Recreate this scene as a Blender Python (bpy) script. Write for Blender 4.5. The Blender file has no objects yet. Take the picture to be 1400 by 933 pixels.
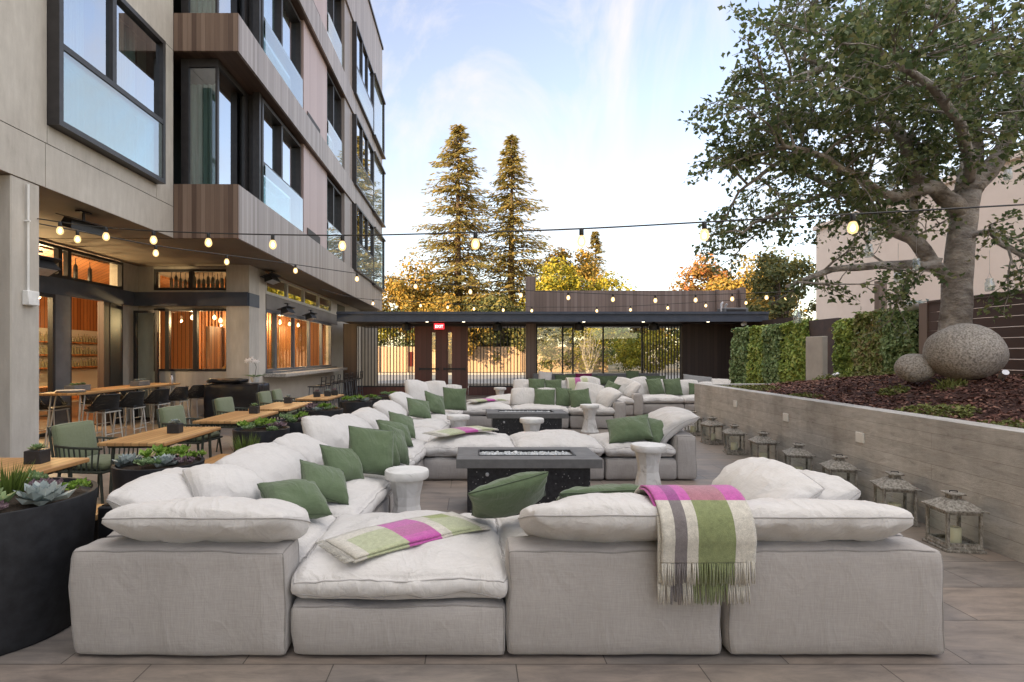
import bpy, bmesh, math, random
from mathutils import Vector, Matrix, Euler, noise
R = math.radians
PI = math.pi
sc = bpy.context.scene
COL = sc.collection
random.seed(7)
F, CX, CY, H = 750.0, 643.0, 486.0, 1.56

# ------------------------------------------------------------------ scene helpers
def tag(o, label=None, cat=None, group=None, kind=None):
    if label: o['label'] = label
    if cat: o['category'] = cat
    if group: o['group'] = group
    if kind: o['kind'] = kind
    return o

def thing(name, label, cat, loc=(0, 0, 0), rz=0.0, group=None):
    o = bpy.data.objects.new(name, None)
    COL.objects.link(o)
    o.empty_display_size = .2
    o.location = loc
    o.rotation_euler = (0, 0, rz)
    return tag(o, label, cat, group)

def kids(o):
    return [c for c in ALLKIDS.get(o.name, [])]
ALLKIDS = {}

def set_parent(c, p):
    c.parent = p
    ALLKIDS.setdefault(p.name, []).append(c)

def copy_tree(o, parent=None):
    c = o.copy()
    COL.objects.link(c)
    if parent is not None:
        set_parent(c, parent)
    for ch in ALLKIDS.get(o.name, []):
        copy_tree(ch, c)
    return c

def place(o, loc, rz=0.0, label=None, group=None, scale=None):
    o.location = loc
    o.rotation_euler = (0, 0, rz)
    if scale: o.scale = (scale, scale, scale) if not isinstance(scale, tuple) else scale
    if label: o['label'] = label
    if group: o['group'] = group
    return o

class MB:
    """collects geometry for ONE mesh object"""
    def __init__(s):
        s.v, s.f, s.m, s.uv = [], [], [], None
    def add(s, vs, fs, mi=0, M=None):
        b = len(s.v)
        if M is not None:
            vs = [M @ Vector(p) for p in vs]
        s.v.extend([tuple(p) for p in vs])
        s.f.extend([tuple(i + b for i in f) for f in fs])
        s.m.extend([mi] * len(fs))
        return s
    def box(s, x0, x1, y0, y1, z0, z1, mi=0, M=None):
        if x0 > x1: x0, x1 = x1, x0
        if y0 > y1: y0, y1 = y1, y0
        vs = [(x0, y0, z0), (x1, y0, z0), (x1, y1, z0), (x0, y1, z0), (x0, y0, z1), (x1, y0, z1), (x1, y1, z1), (x0, y1, z1)]
        fs = [(3, 2, 1, 0), (4, 5, 6, 7), (0, 1, 5, 4), (1, 2, 6, 5), (2, 3, 7, 6), (3, 0, 4, 7)]
        return s.add(vs, fs, mi, M)
    def rbox(s, x0, x1, y0, y1, z0, z1, r=.01, seg=2, mi=0, M=None):
        bm = bmesh.new()
        bmesh.ops.create_cube(bm, size=1)
        for v in bm.verts:
            v.co = ((x0 + x1) / 2 + v.co.x * (x1 - x0), (y0 + y1) / 2 + v.co.y * (y1 - y0), (z0 + z1) / 2 + v.co.z * (z1 - z0))
        bmesh.ops.bevel(bm, geom=bm.edges[:], offset=r, segments=seg, affect='EDGES', profile=.5)
        bm.verts.index_update()
        vs = [v.co.copy() for v in bm.verts]
        fs = [[v.index for v in f.verts] for f in bm.faces]
        bm.free()
        return s.add(vs, fs, mi, M)
    def tube(s, pts, r, n=6, mi=0, M=None, cap=True):
        pts = [Vector(p) for p in pts]
        rr = r if isinstance(r, (list, tuple)) else [r] * len(pts)
        vs, fs = [], []
        prev = None
        for i, p in enumerate(pts):
            a = pts[max(i - 1, 0)]
            b = pts[min(i + 1, len(pts) - 1)]
            t = (b - a)
            t = t.normalized() if t.length > 1e-9 else Vector((0, 0, 1))
            if prev is None:
                u = t.cross(Vector((0, 0, 1)))
                if u.length < 1e-3: u = t.cross(Vector((1, 0, 0)))
            else:
                u = prev - t * prev.dot(t)
                if u.length < 1e-4: u = t.cross(Vector((0, .3, 1)))
            u.normalize()
            prev = u
            w = t.cross(u)
            for k in range(n):
                an = 2 * PI * k / n
                vs.append(p + (u * math.cos(an) + w * math.sin(an)) * rr[i])
        for i in range(len(pts) - 1):
            for k in range(n):
                fs.append((i * n + k, i * n + (k + 1) % n, (i + 1) * n + (k + 1) % n, (i + 1) * n + k))
        if cap:
            fs.append(tuple(range(n - 1, -1, -1)))
            fs.append(tuple((len(pts) - 1) * n + k for k in range(n)))
        return s.add(vs, fs, mi, M)
    def lathe(s, prof, n=24, mi=0, M=None, sx=1, sy=1, rot=0):
        vs, fs = [], []
        for (r, z) in prof:
            for k in range(n):
                a = 2 * PI * k / n + rot
                vs.append((r * sx * math.cos(a), r * sy * math.sin(a), z))
        for i in range(len(prof) - 1):
            for k in range(n):
                fs.append((i * n + k, i * n + (k + 1) % n, (i + 1) * n + (k + 1) % n, (i + 1) * n + k))
        fs.append(tuple(range(n - 1, -1, -1)))
        fs.append(tuple((len(prof) - 1) * n + k for k in range(n)))
        return s.add(vs, fs, mi, M)
    def build(s, name, mats, parent=None, world=False, smooth=None, loc=None, uv=None):
        me = bpy.data.meshes.new(name)
        vs = s.v
        off = Vector((0, 0, 0))
        if parent is not None and world:
            off = Vector(parent.location)
        if loc is not None:
            off = Vector(loc)
        if off.length > 0:
            vs = [(p[0] - off.x, p[1] - off.y, p[2] - off.z) for p in vs]
        me.from_pydata(vs, [], s.f)
        if not isinstance(mats, (list, tuple)): mats = [mats]
        for m in mats: me.materials.append(m)
        if len(mats) > 1:
            me.polygons.foreach_set('material_index', s.m)
        if smooth is not None:
            me.polygons.foreach_set('use_smooth', [True] * len(me.polygons))
            if smooth < 180:
                me.set_sharp_from_angle(angle=R(smooth))
        if uv is not None:
            l = me.uv_layers.new(name='UVMap')
            for lp in me.loops:
                l.data[lp.index].uv = uv[lp.vertex_index]
        me.update()
        o = bpy.data.objects.new(name, me)
        COL.objects.link(o)
        if parent is not None:
            set_parent(o, parent)
            if loc is not None: o.location = off
        elif loc is not None:
            o.location = off
        return o

# ------------------------------------------------------------------ materials
def newmat(name):
    m = bpy.data.materials.new(name)
    m.use_nodes = True
    nt = m.node_tree
    return m, nt, nt.nodes['Principled BSDF']

def N(nt, typ, **kw):
    n = nt.nodes.new(typ)
    for k, v in kw.items():
        if k.startswith('i_'):
            n.inputs[k[2:].replace('_', ' ')].default_value = v
        else:
            setattr(n, k, v)
    return n

def c4(c): return (c[0], c[1], c[2], 1)

def flat(name, col, rough=.6, metal=0.0, spec=.5):
    m, nt, p = newmat(name)
    p.inputs['Base Color'].default_value = c4(col)
    p.inputs['Roughness'].default_value = rough
    p.inputs['Metallic'].default_value = metal
    p.inputs['Specular IOR Level'].default_value = spec
    return m

def coords(nt, scale=(1, 1, 1), rot=(0, 0, 0), kind='Object'):
    tc = N(nt, 'ShaderNodeTexCoord')
    mp = N(nt, 'ShaderNodeMapping')
    mp.inputs['Scale'].default_value = scale
    mp.inputs['Rotation'].default_value = rot
    nt.links.new(tc.outputs[kind], mp.inputs['Vector'])
    return mp.outputs['Vector']

def ramp(nt, fac, stops, interp='LINEAR'):
    r = N(nt, 'ShaderNodeValToRGB')
    r.color_ramp.interpolation = interp
    el = r.color_ramp.elements
    while len(el) < len(stops): el.new(.5)
    for e, (p, c) in zip(el, stops):
        e.position = p
        e.color = c4(c) if len(c) == 3 else c
    nt.links.new(fac, r.inputs['Fac'])
    return r.outputs['Color']

def nz(nt, vec, scale=5, detail=4, rough=.6, dist=0.0):
    n = N(nt, 'ShaderNodeTexNoise')
    n.inputs['Scale'].default_value = scale
    n.inputs['Detail'].default_value = detail
    n.inputs['Roughness'].default_value = rough
    n.inputs['Distortion'].default_value = dist
    if vec is not None: nt.links.new(vec, n.inputs['Vector'])
    return n.outputs['Fac']

def bump(nt, p, hgt, strength=.3, dist=.01, prev=None):
    b = N(nt, 'ShaderNodeBump')
    b.inputs['Strength'].default_value = strength
    b.inputs['Distance'].default_value = dist
    nt.links.new(hgt, b.inputs['Height'])
    if prev is not None: nt.links.new(prev, b.inputs['Normal'])
    nt.links.new(b.outputs['Normal'], p.inputs['Normal'])
    return b.outputs['Normal']

def mixc(nt, fac, a, b, mode='MIX'):
    m = N(nt, 'ShaderNodeMix', data_type='RGBA', blend_type=mode)
    for s, v in ((0, fac), (6, a), (7, b)):
        if isinstance(v, (int, float)): m.inputs[s].default_value = v
        elif isinstance(v, tuple): m.inputs[s].default_value = c4(v)
        else: nt.links.new(v, m.inputs[s])
    return m.outputs[2]

def math_(nt, op, a, b=None, c=None):
    m = N(nt, 'ShaderNodeMath', operation=op)
    for i, v in enumerate((a, b, c)):
        if v is None: continue
        if isinstance(v, (int, float)): m.inputs[i].default_value = v
        else: nt.links.new(v, m.inputs[i])
    return m.outputs[0]

def noisy(name, c1, c2, scale=6, rough=.7, bs=.2, bd=.005, stretch=(1, 1, 1), detail=5, metal=0.0, lo=.3, hi=.7, spec=.4):
    m, nt, p = newmat(name)
    v = coords(nt, stretch)
    n = nz(nt, v, scale, detail)
    nt.links.new(ramp(nt, n, [(lo, c1), (hi, c2)]), p.inputs['Base Color'])
    p.inputs['Roughness'].default_value = rough
    p.inputs['Metallic'].default_value = metal
    p.inputs['Specular IOR Level'].default_value = spec
    if bs: bump(nt, p, nz(nt, v, scale * 4, 4), bs, bd)
    return m

def fabric(name, c1, c2, wr=1.0):
    m, nt, p = newmat(name)
    v = coords(nt)
    # slubby linen: threads along both directions
    a = nz(nt, coords(nt, (230, 230, 9)), 1.0, 2)
    b = nz(nt, coords(nt, (12, 12, 260)), 1.0, 2)
    big = nz(nt, v, 2.2, 4)
    f = math_(nt, 'ADD', math_(nt, 'MULTIPLY', a, .5), math_(nt, 'MULTIPLY', b, .5))
    f = math_(nt, 'ADD', math_(nt, 'MULTIPLY', f, .75), math_(nt, 'MULTIPLY', big, .25))
    nt.links.new(ramp(nt, f, [(.30, c1), (.66, c2)]), p.inputs['Base Color'])
    p.inputs['Roughness'].default_value = .92
    p.inputs['Specular IOR Level'].default_value = .15
    p.inputs['Sheen Weight'].default_value = .25
    p.inputs['Sheen Roughness'].default_value = .5
    w1 = nz(nt, coords(nt, (1, 1, .5), (R(18), R(-24), 0)), 6.5, 5, .58, .8)
    n1 = bump(nt, p, w1, .34 * wr, .035)
    # crumple: sharp little folds
    w2 = nz(nt, coords(nt, (1, 1, .45)), 4.0, 3, .5, .7)
    rg = math_(nt, 'POWER', math_(nt, 'SUBTRACT', 1.0, math_(nt, 'MULTIPLY', math_(nt, 'ABSOLUTE', math_(nt, 'SUBTRACT', w2, .5)), 5.0)), 3.0)
    rg = math_(nt, 'MAXIMUM', rg, 0.0)
    n2 = bump(nt, p, rg, .16 * wr, .02, n1)
    bump(nt, p, f, .35, .004, n2)
    return m

def leafy(name, cols, rough=.55, sheen=False, trans=.12):
    """foliage: a colour per leaf, a little light passing through"""
    m, nt, p = newmat(name)
    g = N(nt, 'ShaderNodeNewGeometry')
    stops = [(i / max(1, len(cols) - 1), c) for i, c in enumerate(cols)]
    c = ramp(nt, g.outputs['Random Per Island'], stops)
    nt.links.new(c, p.inputs['Base Color'])
    p.inputs['Roughness'].default_value = rough
    p.inputs['Specular IOR Level'].default_value = .35
    t = N(nt, 'ShaderNodeBsdfTranslucent')
    nt.links.new(c, t.inputs['Color'])
    mx = N(nt, 'ShaderNodeMixShader')
    mx.inputs[0].default_value = trans
    nt.links.new(p.outputs[0], mx.inputs[1])
    nt.links.new(t.outputs[0], mx.inputs[2])
    nt.links.new(mx.outputs[0], nt.nodes['Material Output'].inputs['Surface'])
    return m

def glass(name, tint=(.9, .95, .95), refl=.12, rough=.0, dust=0.0):
    m, nt, p = newmat(name)
    nt.nodes.remove(p)
    tr = N(nt, 'ShaderNodeBsdfTransparent'); tr.inputs['Color'].default_value = c4(tint)
    gl = N(nt, 'ShaderNodeBsdfGlossy'); gl.inputs['Roughness'].default_value = rough
    gl.inputs['Color'].default_value = (.92, .96, 1, 1)
    lw = N(nt, 'ShaderNodeFresnel'); lw.inputs['IOR'].default_value = 1.5
    lw.inputs['IOR'].default_value = 1.5
    ge = N(nt, 'ShaderNodeNewGeometry')
    front = math_(nt, 'SUBTRACT', 1.0, ge.outputs['Backfacing'])
    fac = math_(nt, 'MULTIPLY', math_(nt, 'MINIMUM', math_(nt, 'ADD', lw.outputs[0], refl), 1.0), front)
    mx = N(nt, 'ShaderNodeMixShader')
    nt.links.new(fac, mx.inputs[0]); nt.links.new(tr.outputs[0], mx.inputs[1]); nt.links.new(gl.outputs[0], mx.inputs[2])
    last = mx.outputs[0]
    if dust > 0:
        df = N(nt, 'ShaderNodeBsdfDiffuse'); df.inputs['Color'].default_value = (.66, .73, .73, 1)
        m2 = N(nt, 'ShaderNodeMixShader'); m2.inputs[0].default_value = dust
        nt.links.new(last, m2.inputs[1]); nt.links.new(df.outputs[0], m2.inputs[2]); last = m2.outputs[0]
    nt.links.new(last, nt.nodes['Material Output'].inputs['Surface'])
    return m

def emit(name, col, s):
    m, nt, p = newmat(name)
    p.inputs['Base Color'].default_value = c4(col)
    p.inputs['Emission Color'].default_value = c4(col)
    p.inputs['Emission Strength'].default_value = s
    return m

def boards(name, cols, width=.12, axis='Y', rough=.5, gap=.02, grain='Z', spec=.5, bs=.4):
    """wood boards: colour by board, dark joints, long grain. axis = direction across boards"""
    m, nt, p = newmat(name)
    tc = N(nt, 'ShaderNodeTexCoord')
    sp = N(nt, 'ShaderNodeSeparateXYZ')
    nt.links.new(tc.outputs['Object'], sp.inputs[0])
    if axis == 'XY':
        a = math_(nt, 'ADD', sp.outputs['X'], sp.outputs['Y'])
    else:
        a = sp.outputs[axis]
    u = math_(nt, 'DIVIDE', a, width)
    idx = math_(nt, 'FLOOR', u)
    wn = N(nt, 'ShaderNodeTexWhiteNoise', noise_dimensions='1D')
    nt.links.new(idx, wn.inputs['W'])
    st = {'Z': (14, 14, .8), 'Y': (14, .8, 14), 'X': (.8, 14, 14)}[grain]
    g = nz(nt, coords(nt, st), 2.0, 5, .65, .4)
    f = math_(nt, 'ADD', math_(nt, 'MULTIPLY', wn.outputs['Value'], .62), math_(nt, 'MULTIPLY', g, .38))
    col = ramp(nt, f, [(i / (len(cols) - 1) * .8 + .1, c) for i, c in enumerate(cols)])
    fr = math_(nt, 'FRACT', u)
    edge = math_(nt, 'MINIMUM', fr, math_(nt, 'SUBTRACT', 1.0, fr))
    j = N(nt, 'ShaderNodeMapRange'); j.inputs[1].default_value = gap * .4; j.inputs[2].default_value = gap
    nt.links.new(edge, j.inputs[0])
    col2 = mixc(nt, j.outputs[0], tuple(x * .3 for x in cols[0]), col)
    nt.links.new(col2, p.inputs['Base Color'])
    p.inputs['Roughness'].default_value = rough
    p.inputs['Specular IOR Level'].default_value = spec
    n1 = bump(nt, p, j.outputs[0], bs, .004)
    bump(nt, p, g, .12, .004, n1)
    return m

M = {}
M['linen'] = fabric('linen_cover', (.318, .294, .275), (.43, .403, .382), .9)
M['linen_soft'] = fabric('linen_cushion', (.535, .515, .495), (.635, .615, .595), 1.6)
M['green_cloth'] = fabric('sage_cloth', (.085, .12, .066), (.125, .17, .096), 1.5)
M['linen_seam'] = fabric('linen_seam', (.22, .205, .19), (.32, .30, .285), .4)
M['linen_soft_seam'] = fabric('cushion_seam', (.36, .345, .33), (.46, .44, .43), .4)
M['green_cloth_seam'] = fabric('sage_seam', (.045, .065, .035), (.07, .10, .055), .4)
M['banquette'] = fabric('grey_banquette', (.16, .165, .17), (.24, .245, .25), .4)
M['chair_green'] = fabric('olive_cloth', (.135, .155, .088), (.19, .215, .13), .5)
M['dark_fabric'] = fabric('plum_cloth', (.10, .012, .05), (.2, .03, .1), .5)
M['black_metal'] = noisy('black_metal', (.014, .014, .016), (.026, .026, .03), 30, .45, .05)
M['olive_metal'] = noisy('olive_metal', (.035, .042, .032), (.055, .062, .048), 20, .5, .05)
M['bronze'] = noisy('dark_bronze', (.028, .026, .027), (.045, .042, .043), 8, .38, .03)
M['navy_steel'] = noisy('painted_steel', (.045, .058, .085), (.07, .085, .118), 3, .42, .05)
M['grey_frame'] = noisy('grey_frame', (.11, .12, .135), (.15, .16, .175), 5, .45, .05)
M['pale_metal'] = noisy('pale_metal', (.42, .41, .36), (.55, .53, .48), 12, .5, .05)
M['silver'] = noisy('silver_metal', (.45, .45, .46), (.6, .6, .62), 18, .35, .05, metal=.7)
M['planter'] = noisy('black_planter', (.012, .013, .016), (.028, .03, .036), 14, .55, .25, .003)
M['soil'] = noisy('potting_soil', (.02, .014, .01), (.07, .05, .035), 60, .95, .8, .01)
M['white_paint'] = noisy('white_paint', (.68, .68, .66), (.8, .8, .78), 9, .5, .05)
M['fire_top'] = noisy('grey_slab', (.10, .098, .098), (.15, .148, .146), 10, .6, .15)
M['rock_grey'] = noisy('granite', (.20, .18, .155), (.56, .52, .47), 48, .85, .8, .008, detail=3, lo=.34, hi=.66)
M['candle'] = flat('candle_wax', (.72, .70, .50), .5)
M['peach'] = noisy('peach_stucco', (.78, .66, .57), (.83, .71, .62), 2.2, .9, .25, .01)
M['cream_wall'] = noisy('cream_render', (.52, .48, .42), (.58, .54, .48), 3, .9, .15)
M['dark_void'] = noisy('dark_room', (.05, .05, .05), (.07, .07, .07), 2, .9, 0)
M['curtain'] = noisy('grey_curtain', (.20, .24, .23), (.44, .47, .45), 2.0, .9, .3, .02, (14, 14, .3))
M['sheer'] = noisy('white_sheer', (.55, .62, .62), (.75, .8, .8), 2.0, .9, .3, .02, (16, 16, .3))
M['facade_glass'] = glass('facade_glass', (.74, .87, .87), .48)
M['guard_glass'] = glass('guard_glass', (.74, .87, .85), .27, .015, .11)
M['clear_glass'] = glass('clear_glass', (.93, .95, .94), .05)
M['inner_glass'] = glass('restaurant_glass', (.92, .95, .93), .015)
M['clerestory_glass'] = glass('clerestory_glass', (.5, .55, .5), .45)
M['jar_glass'] = glass('jar_glass', (.9, .96, .97), .12, .05, .18)
M['filament'] = emit('hot_filament', (1.0, .74, .42), 9.0)
def mk_bulb():
    m, nt, p = newmat('amber_bulb')
    nt.nodes.remove(p)
    tr = N(nt, 'ShaderNodeBsdfTransparent'); tr.inputs['Color'].default_value = (1, .90, .72, 1)
    em = N(nt, 'ShaderNodeEmission'); em.inputs['Color'].default_value = (1, .66, .30, 1); em.inputs['Strength'].default_value = .85
    gl = N(nt, 'ShaderNodeBsdfGlossy'); gl.inputs['Roughness'].default_value = .05
    a = N(nt, 'ShaderNodeMixShader'); a.inputs[0].default_value = .55
    nt.links.new(tr.outputs[0], a.inputs[1]); nt.links.new(em.outputs[0], a.inputs[2])
    b = N(nt, 'ShaderNodeMixShader'); b.inputs[0].default_value = .07
    nt.links.new(a.outputs[0], b.inputs[1]); nt.links.new(gl.outputs[0], b.inputs[2])
    nt.links.new(b.outputs[0], nt.nodes['Material Output'].inputs['Surface'])
    return m
M['bulb'] = mk_bulb()
M['pendant_bulb'] = emit('pendant_bulb', (1.0, .70, .33), 1.6)
M['socket'] = flat('black_socket', (.012, .012, .012), .5)
M['exit_red'] = emit('exit_red', (.85, .03, .04), .9)
M['exit_white'] = emit('exit_white', (1, .85, .85), 1.2)
M['mulch_base'] = noisy('bark_mulch', (.045, .020, .015), (.14, .062, .05), 55, .95, 1.0, .03)
M['chips'] = leafy('bark_chips', [(.045, .02, .015), (.105, .045, .035), (.17, .078, .06), (.32, .18, .13)], .9, trans=.0)
M['bark'] = noisy('pale_bark', (.15, .125, .105), (.52, .475, .43), 5.0, .9, 1.0, .05, (1, 1, 1.6), detail=8, lo=.30, hi=.66)
M['bark_dark'] = noisy('brown_bark', (.06, .045, .035), (.14, .10, .075), 5, .95, .6, .03, (2, 2, .4))
M['leaf_tree'] = leafy('oak_leaves', [(.06, .095, .04), (.09, .13, .052), (.13, .175, .068), (.19, .225, .09), (.27, .27, .12)], .5, trans=.36)
M['leaf_gold'] = leafy('gold_oak_leaves', [(.12, .12, .028), (.24, .175, .035), (.34, .225, .04), (.42, .25, .045)], .6, trans=.2)
M['leaf_rust'] = leafy('rust_oak_leaves', [(.12, .10, .035), (.24, .15, .04), (.34, .18, .045), (.38, .13, .05)], .6, trans=.2)
M['leaf_yellow'] = leafy('yellow_green_leaves', [(.11, .13, .015), (.22, .22, .02), (.34, .29, .025), (.40, .31, .025)], .6, trans=.22)
M['leaf_olive'] = leafy('olive_leaves', [(.045, .06, .02), (.08, .095, .028), (.13, .13, .036), (.20, .16, .04)], .6, trans=.16)
M['leaf_bush'] = leafy('bush_leaves', [(.025, .05, .015), (.05, .08, .02), (.09, .12, .03)], .6)
M['needles'] = leafy('redwood_needles', [(.18, .19, .07), (.28, .255, .085), (.38, .31, .10), (.45, .32, .10)], .7, trans=.5)
M['ivy_light'] = leafy('ivy_light', [(.15, .23, .05), (.24, .34, .075), (.35, .44, .10), (.44, .48, .12)], .5)
M['ivy_dark'] = leafy('ivy_dark', [(.10, .17, .065), (.16, .245, .09), (.24, .33, .14), (.32, .40, .19)], .5)
M['ivy_red'] = leafy('ivy_mixed', [(.15, .22, .065), (.22, .28, .08), (.30, .23, .12), (.30, .39, .12)], .5)
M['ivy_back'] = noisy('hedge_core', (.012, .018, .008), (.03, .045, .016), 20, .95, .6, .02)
M['suc_lime'] = leafy('lime_succulent', [(.12, .22, .03), (.20, .33, .05), (.28, .40, .07)], .45)
M['suc_green'] = leafy('green_succulent', [(.14, .22, .10), (.22, .32, .15), (.32, .42, .20)], .45)
M['suc_blue'] = leafy('blue_succulent', [(.22, .27, .27), (.32, .37, .36), (.45, .50, .48)], .5)
M['suc_plum'] = leafy('plum_succulent', [(.13, .08, .10), (.22, .15, .17), (.30, .22, .24)], .5)
M['suc_orange'] = leafy('orange_succulent', [(.30, .13, .05), (.42, .22, .07), (.24, .26, .06)], .5)
M['grass_blade'] = leafy('grass_blades', [(.07, .11, .02), (.12, .18, .035), (.18, .24, .05)], .5)
M['cover_leaf'] = leafy('cover_leaves', [(.09, .12, .03), (.17, .19, .05), (.24, .25, .08)], .6)
M['orchid'] = flat('orchid_petal', (.85, .83, .84), .5)

M['clad'] = boards('sky_pale_cladding', [(.20, .165, .15), (.265, .23, .215), (.32, .28, .265), (.37, .33, .315)], .105, 'XY', .42, .03)  # court-side boards: pale sky sheen put into the wood colour
M['clad_front'] = boards('brown_cladding', [(.075, .042, .029), (.135, .085, .06), (.20, .135, .098), (.27, .195, .15)], .085, 'X', .5, .03)  # same wood on the camera side, browner, without the painted sheen
M['clad_pink'] = boards('rosy_cladding', [(.36, .27, .262), (.41, .315, .305), (.44, .345, .335)], .15, 'Y', .42, .02)
M['soffit_wood'] = boards('soffit_wood', [(.045, .026, .018), (.075, .045, .032), (.11, .07, .05)], .12, 'X', .55, .03, 'Y')
M['screen_wood'] = boards('screen_wood', [(.17, .125, .105), (.24, .18, .155), (.30, .24, .215)], .14, 'X', .65, .04)
M['door_wood'] = boards('door_wood', [(.085, .030, .022), (.115, .042, .032), (.15, .058, .044)], .19, 'X', .45, .03)
M['dark_wood'] = boards('dark_wood', [(.035, .022, .018), (.055, .036, .029), (.08, .052, .042)], .15, 'XY', .6, .04)
M['fence_wood'] = boards('fence_wood', [(.27, .17, .15), (.34, .22, .20), (.41, .28, .26)], .40, 'Z', .65, .0, 'Y')
M['table_wood'] = boards('teak_top', [(.38, .20, .075), (.50, .28, .11), (.60, .37, .16)], .075, 'X', .5, .05, 'Y')
M['warm_wood'] = boards('warm_slats', [(.30, .105, .03), (.42, .16, .05), (.5, .21, .07)], .16, 'XY', .5, .10)
M['tan_fence'] = boards('tan_fence', [(.38, .27, .17), (.44, .32, .21), (.50, .37, .25)], .4, 'X', .8, .03)
M['floor_wood'] = boards('inside_floor', [(.10, .05, .025), (.16, .085, .045)], .15, 'X', .4, .02, 'Y')

def mk_concrete():
    m, nt, p = newmat('smooth_concrete')
    v = coords(nt)
    a = nz(nt, v, 1.1, 6, .65)
    b = nz(nt, coords(nt, (6, 6, 1.2)), 2, 5)
    f = math_(nt, 'ADD', math_(nt, 'MULTIPLY', a, .55), math_(nt, 'MULTIPLY', b, .45))
    nt.links.new(ramp(nt, f, [(.30, (.33, .305, .265)), (.42, (.435, .405, .36)), (.55, (.49, .46, .41)), (.70, (.57, .54, .49))]), p.inputs['Base Color'])
    p.inputs['Roughness'].default_value = .8
    bump(nt, p, nz(nt, v, 40, 6), .35, .006)
    return m
M['concrete'] = mk_concrete()

def mk_board_concrete():
    m, nt, p = newmat('board_formed_concrete')
    tc = N(nt, 'ShaderNodeTexCoord')
    sp = N(nt, 'ShaderNodeSeparateXYZ'); nt.links.new(tc.outputs['Object'], sp.inputs[0])
    cb = N(nt, 'ShaderNodeCombineXYZ')
    nt.links.new(sp.outputs['Y'], cb.inputs[0]); nt.links.new(sp.outputs['Z'], cb.inputs[1])
    br = N(nt, 'ShaderNodeTexBrick')
    br.offset = .37; br.offset_frequency = 2
    nt.links.new(cb.outputs[0], br.inputs['Vector'])
    for k, v in (('Scale', 1.0), ('Brick Width', 3.3), ('Row Height', .142), ('Mortar Size', .002), ('Mortar Smooth', .6), ('Bias', 0.0)):
        br.inputs[k].default_value = v
    br.inputs['Color1'].default_value = (.51, .50, .48, 1)
    br.inputs['Color2'].default_value = (.43, .42, .405, 1)
    br.inputs['Mortar'].default_value = (.24, .225, .205, 1)
    g = nz(nt, coords(nt, (3, 1.3, 6)), 2.6, 9, .76, .6)
    st = nz(nt, coords(nt, (1, 1, .5)), 1.4, 6, .7)
    gr = ramp(nt, g, [(.26, (.55, .54, .53)), (.42, (.88, .875, .87)), (.58, (1.06, 1.06, 1.06)), (.75, (1.25, 1.25, 1.25))])
    sr = ramp(nt, st, [(.32, (.72, .70, .68)), (.6, (1.08, 1.07, 1.06))])
    c = mixc(nt, 1.0, mixc(nt, 1.0, br.outputs['Color'], gr, 'MULTIPLY'), sr, 'MULTIPLY')
    nt.links.new(c, p.inputs['Base Color'])
    p.inputs['Roughness'].default_value = .85
    n1 = bump(nt, p, br.outputs['Fac'], -.5, .006)
    bump(nt, p, g, .5, .012, n1)
    return m
M['board_concrete'] = mk_board_concrete()

def mk_paving():
    m, nt, p = newmat('patio_tiles')
    tc = N(nt, 'ShaderNodeTexCoord')
    mp = N(nt, 'ShaderNodeMapping'); mp.inputs['Location'].default_value = (.23, .45, 0)
    nt.links.new(tc.outputs['Object'], mp.inputs[0])
    br = N(nt, 'ShaderNodeTexBrick'); br.offset = .5
    nt.links.new(mp.outputs[0], br.inputs['Vector'])
    for k, v in (('Scale', 1.0), ('Brick Width', .92), ('Row Height', .46), ('Mortar Size', .0035), ('Mortar Smooth', .3), ('Bias', -.1)):
        br.inputs[k].default_value = v
    br.inputs['Color1'].default_value = (.245, .212, .186, 1)
    br.inputs['Color2'].default_value = (.20, .188, .178, 1)
    br.inputs['Mortar'].default_value = (.07, .062, .056, 1)
    g = nz(nt, coords(nt, (1.2, 5, 1)), 2.4, 9, .76, .5)
    r2 = nz(nt, coords(nt), 0.9, 4)
    gr = ramp(nt, g, [(.28, (.55, .55, .56)), (.5, (.97, .96, .95)), (.75, (1.42, 1.36, 1.30))])
    rr = ramp(nt, r2, [(.35, (.85, .84, .86)), (.65, (1.15, 1.10, 1.03))])
    c = mixc(nt, 1.0, mixc(nt, 1.0, br.outputs['Color'], gr, 'MULTIPLY'), rr, 'MULTIPLY')
    nt.links.new(c, p.inputs['Base Color'])
    nt.links.new(ramp(nt, g, [(.3, (.42, .42, .42)), (.7, (.62, .62, .62))]), p.inputs['Roughness'])
    p.inputs['Specular IOR Level'].default_value = .4
    n1 = bump(nt, p, br.outputs['Fac'], -.6, .004)
    bump(nt, p, g, .15, .005, n1)
    return m
M['paving'] = mk_paving()

def mk_terrazzo():
    m, nt, p = newmat('black_terrazzo')
    vo = N(nt, 'ShaderNodeTexVoronoi'); vo.inputs['Scale'].default_value = 34
    nt.links.new(coords(nt), vo.inputs['Vector'])
    wn = N(nt, 'ShaderNodeTexWhiteNoise', noise_dimensions='3D')
    nt.links.new(vo.outputs['Position'], wn.inputs['Vector'])
    big = math_(nt, 'GREATER_THAN', wn.outputs['Value'], .70)
    near = math_(nt, 'LESS_THAN', vo.outputs['Distance'], .2)
    f = math_(nt, 'MULTIPLY', big, near)
    n = nz(nt, coords(nt), 30, 4)
    base = ramp(nt, n, [(.35, (.008, .008, .010)), (.7, (.03, .03, .034))])
    nt.links.new(mixc(nt, f, base, (.26, .25, .24)), p.inputs['Base Color'])
    p.inputs['Roughness'].default_value = .38
    return m
M['terrazzo'] = mk_terrazzo()

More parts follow.
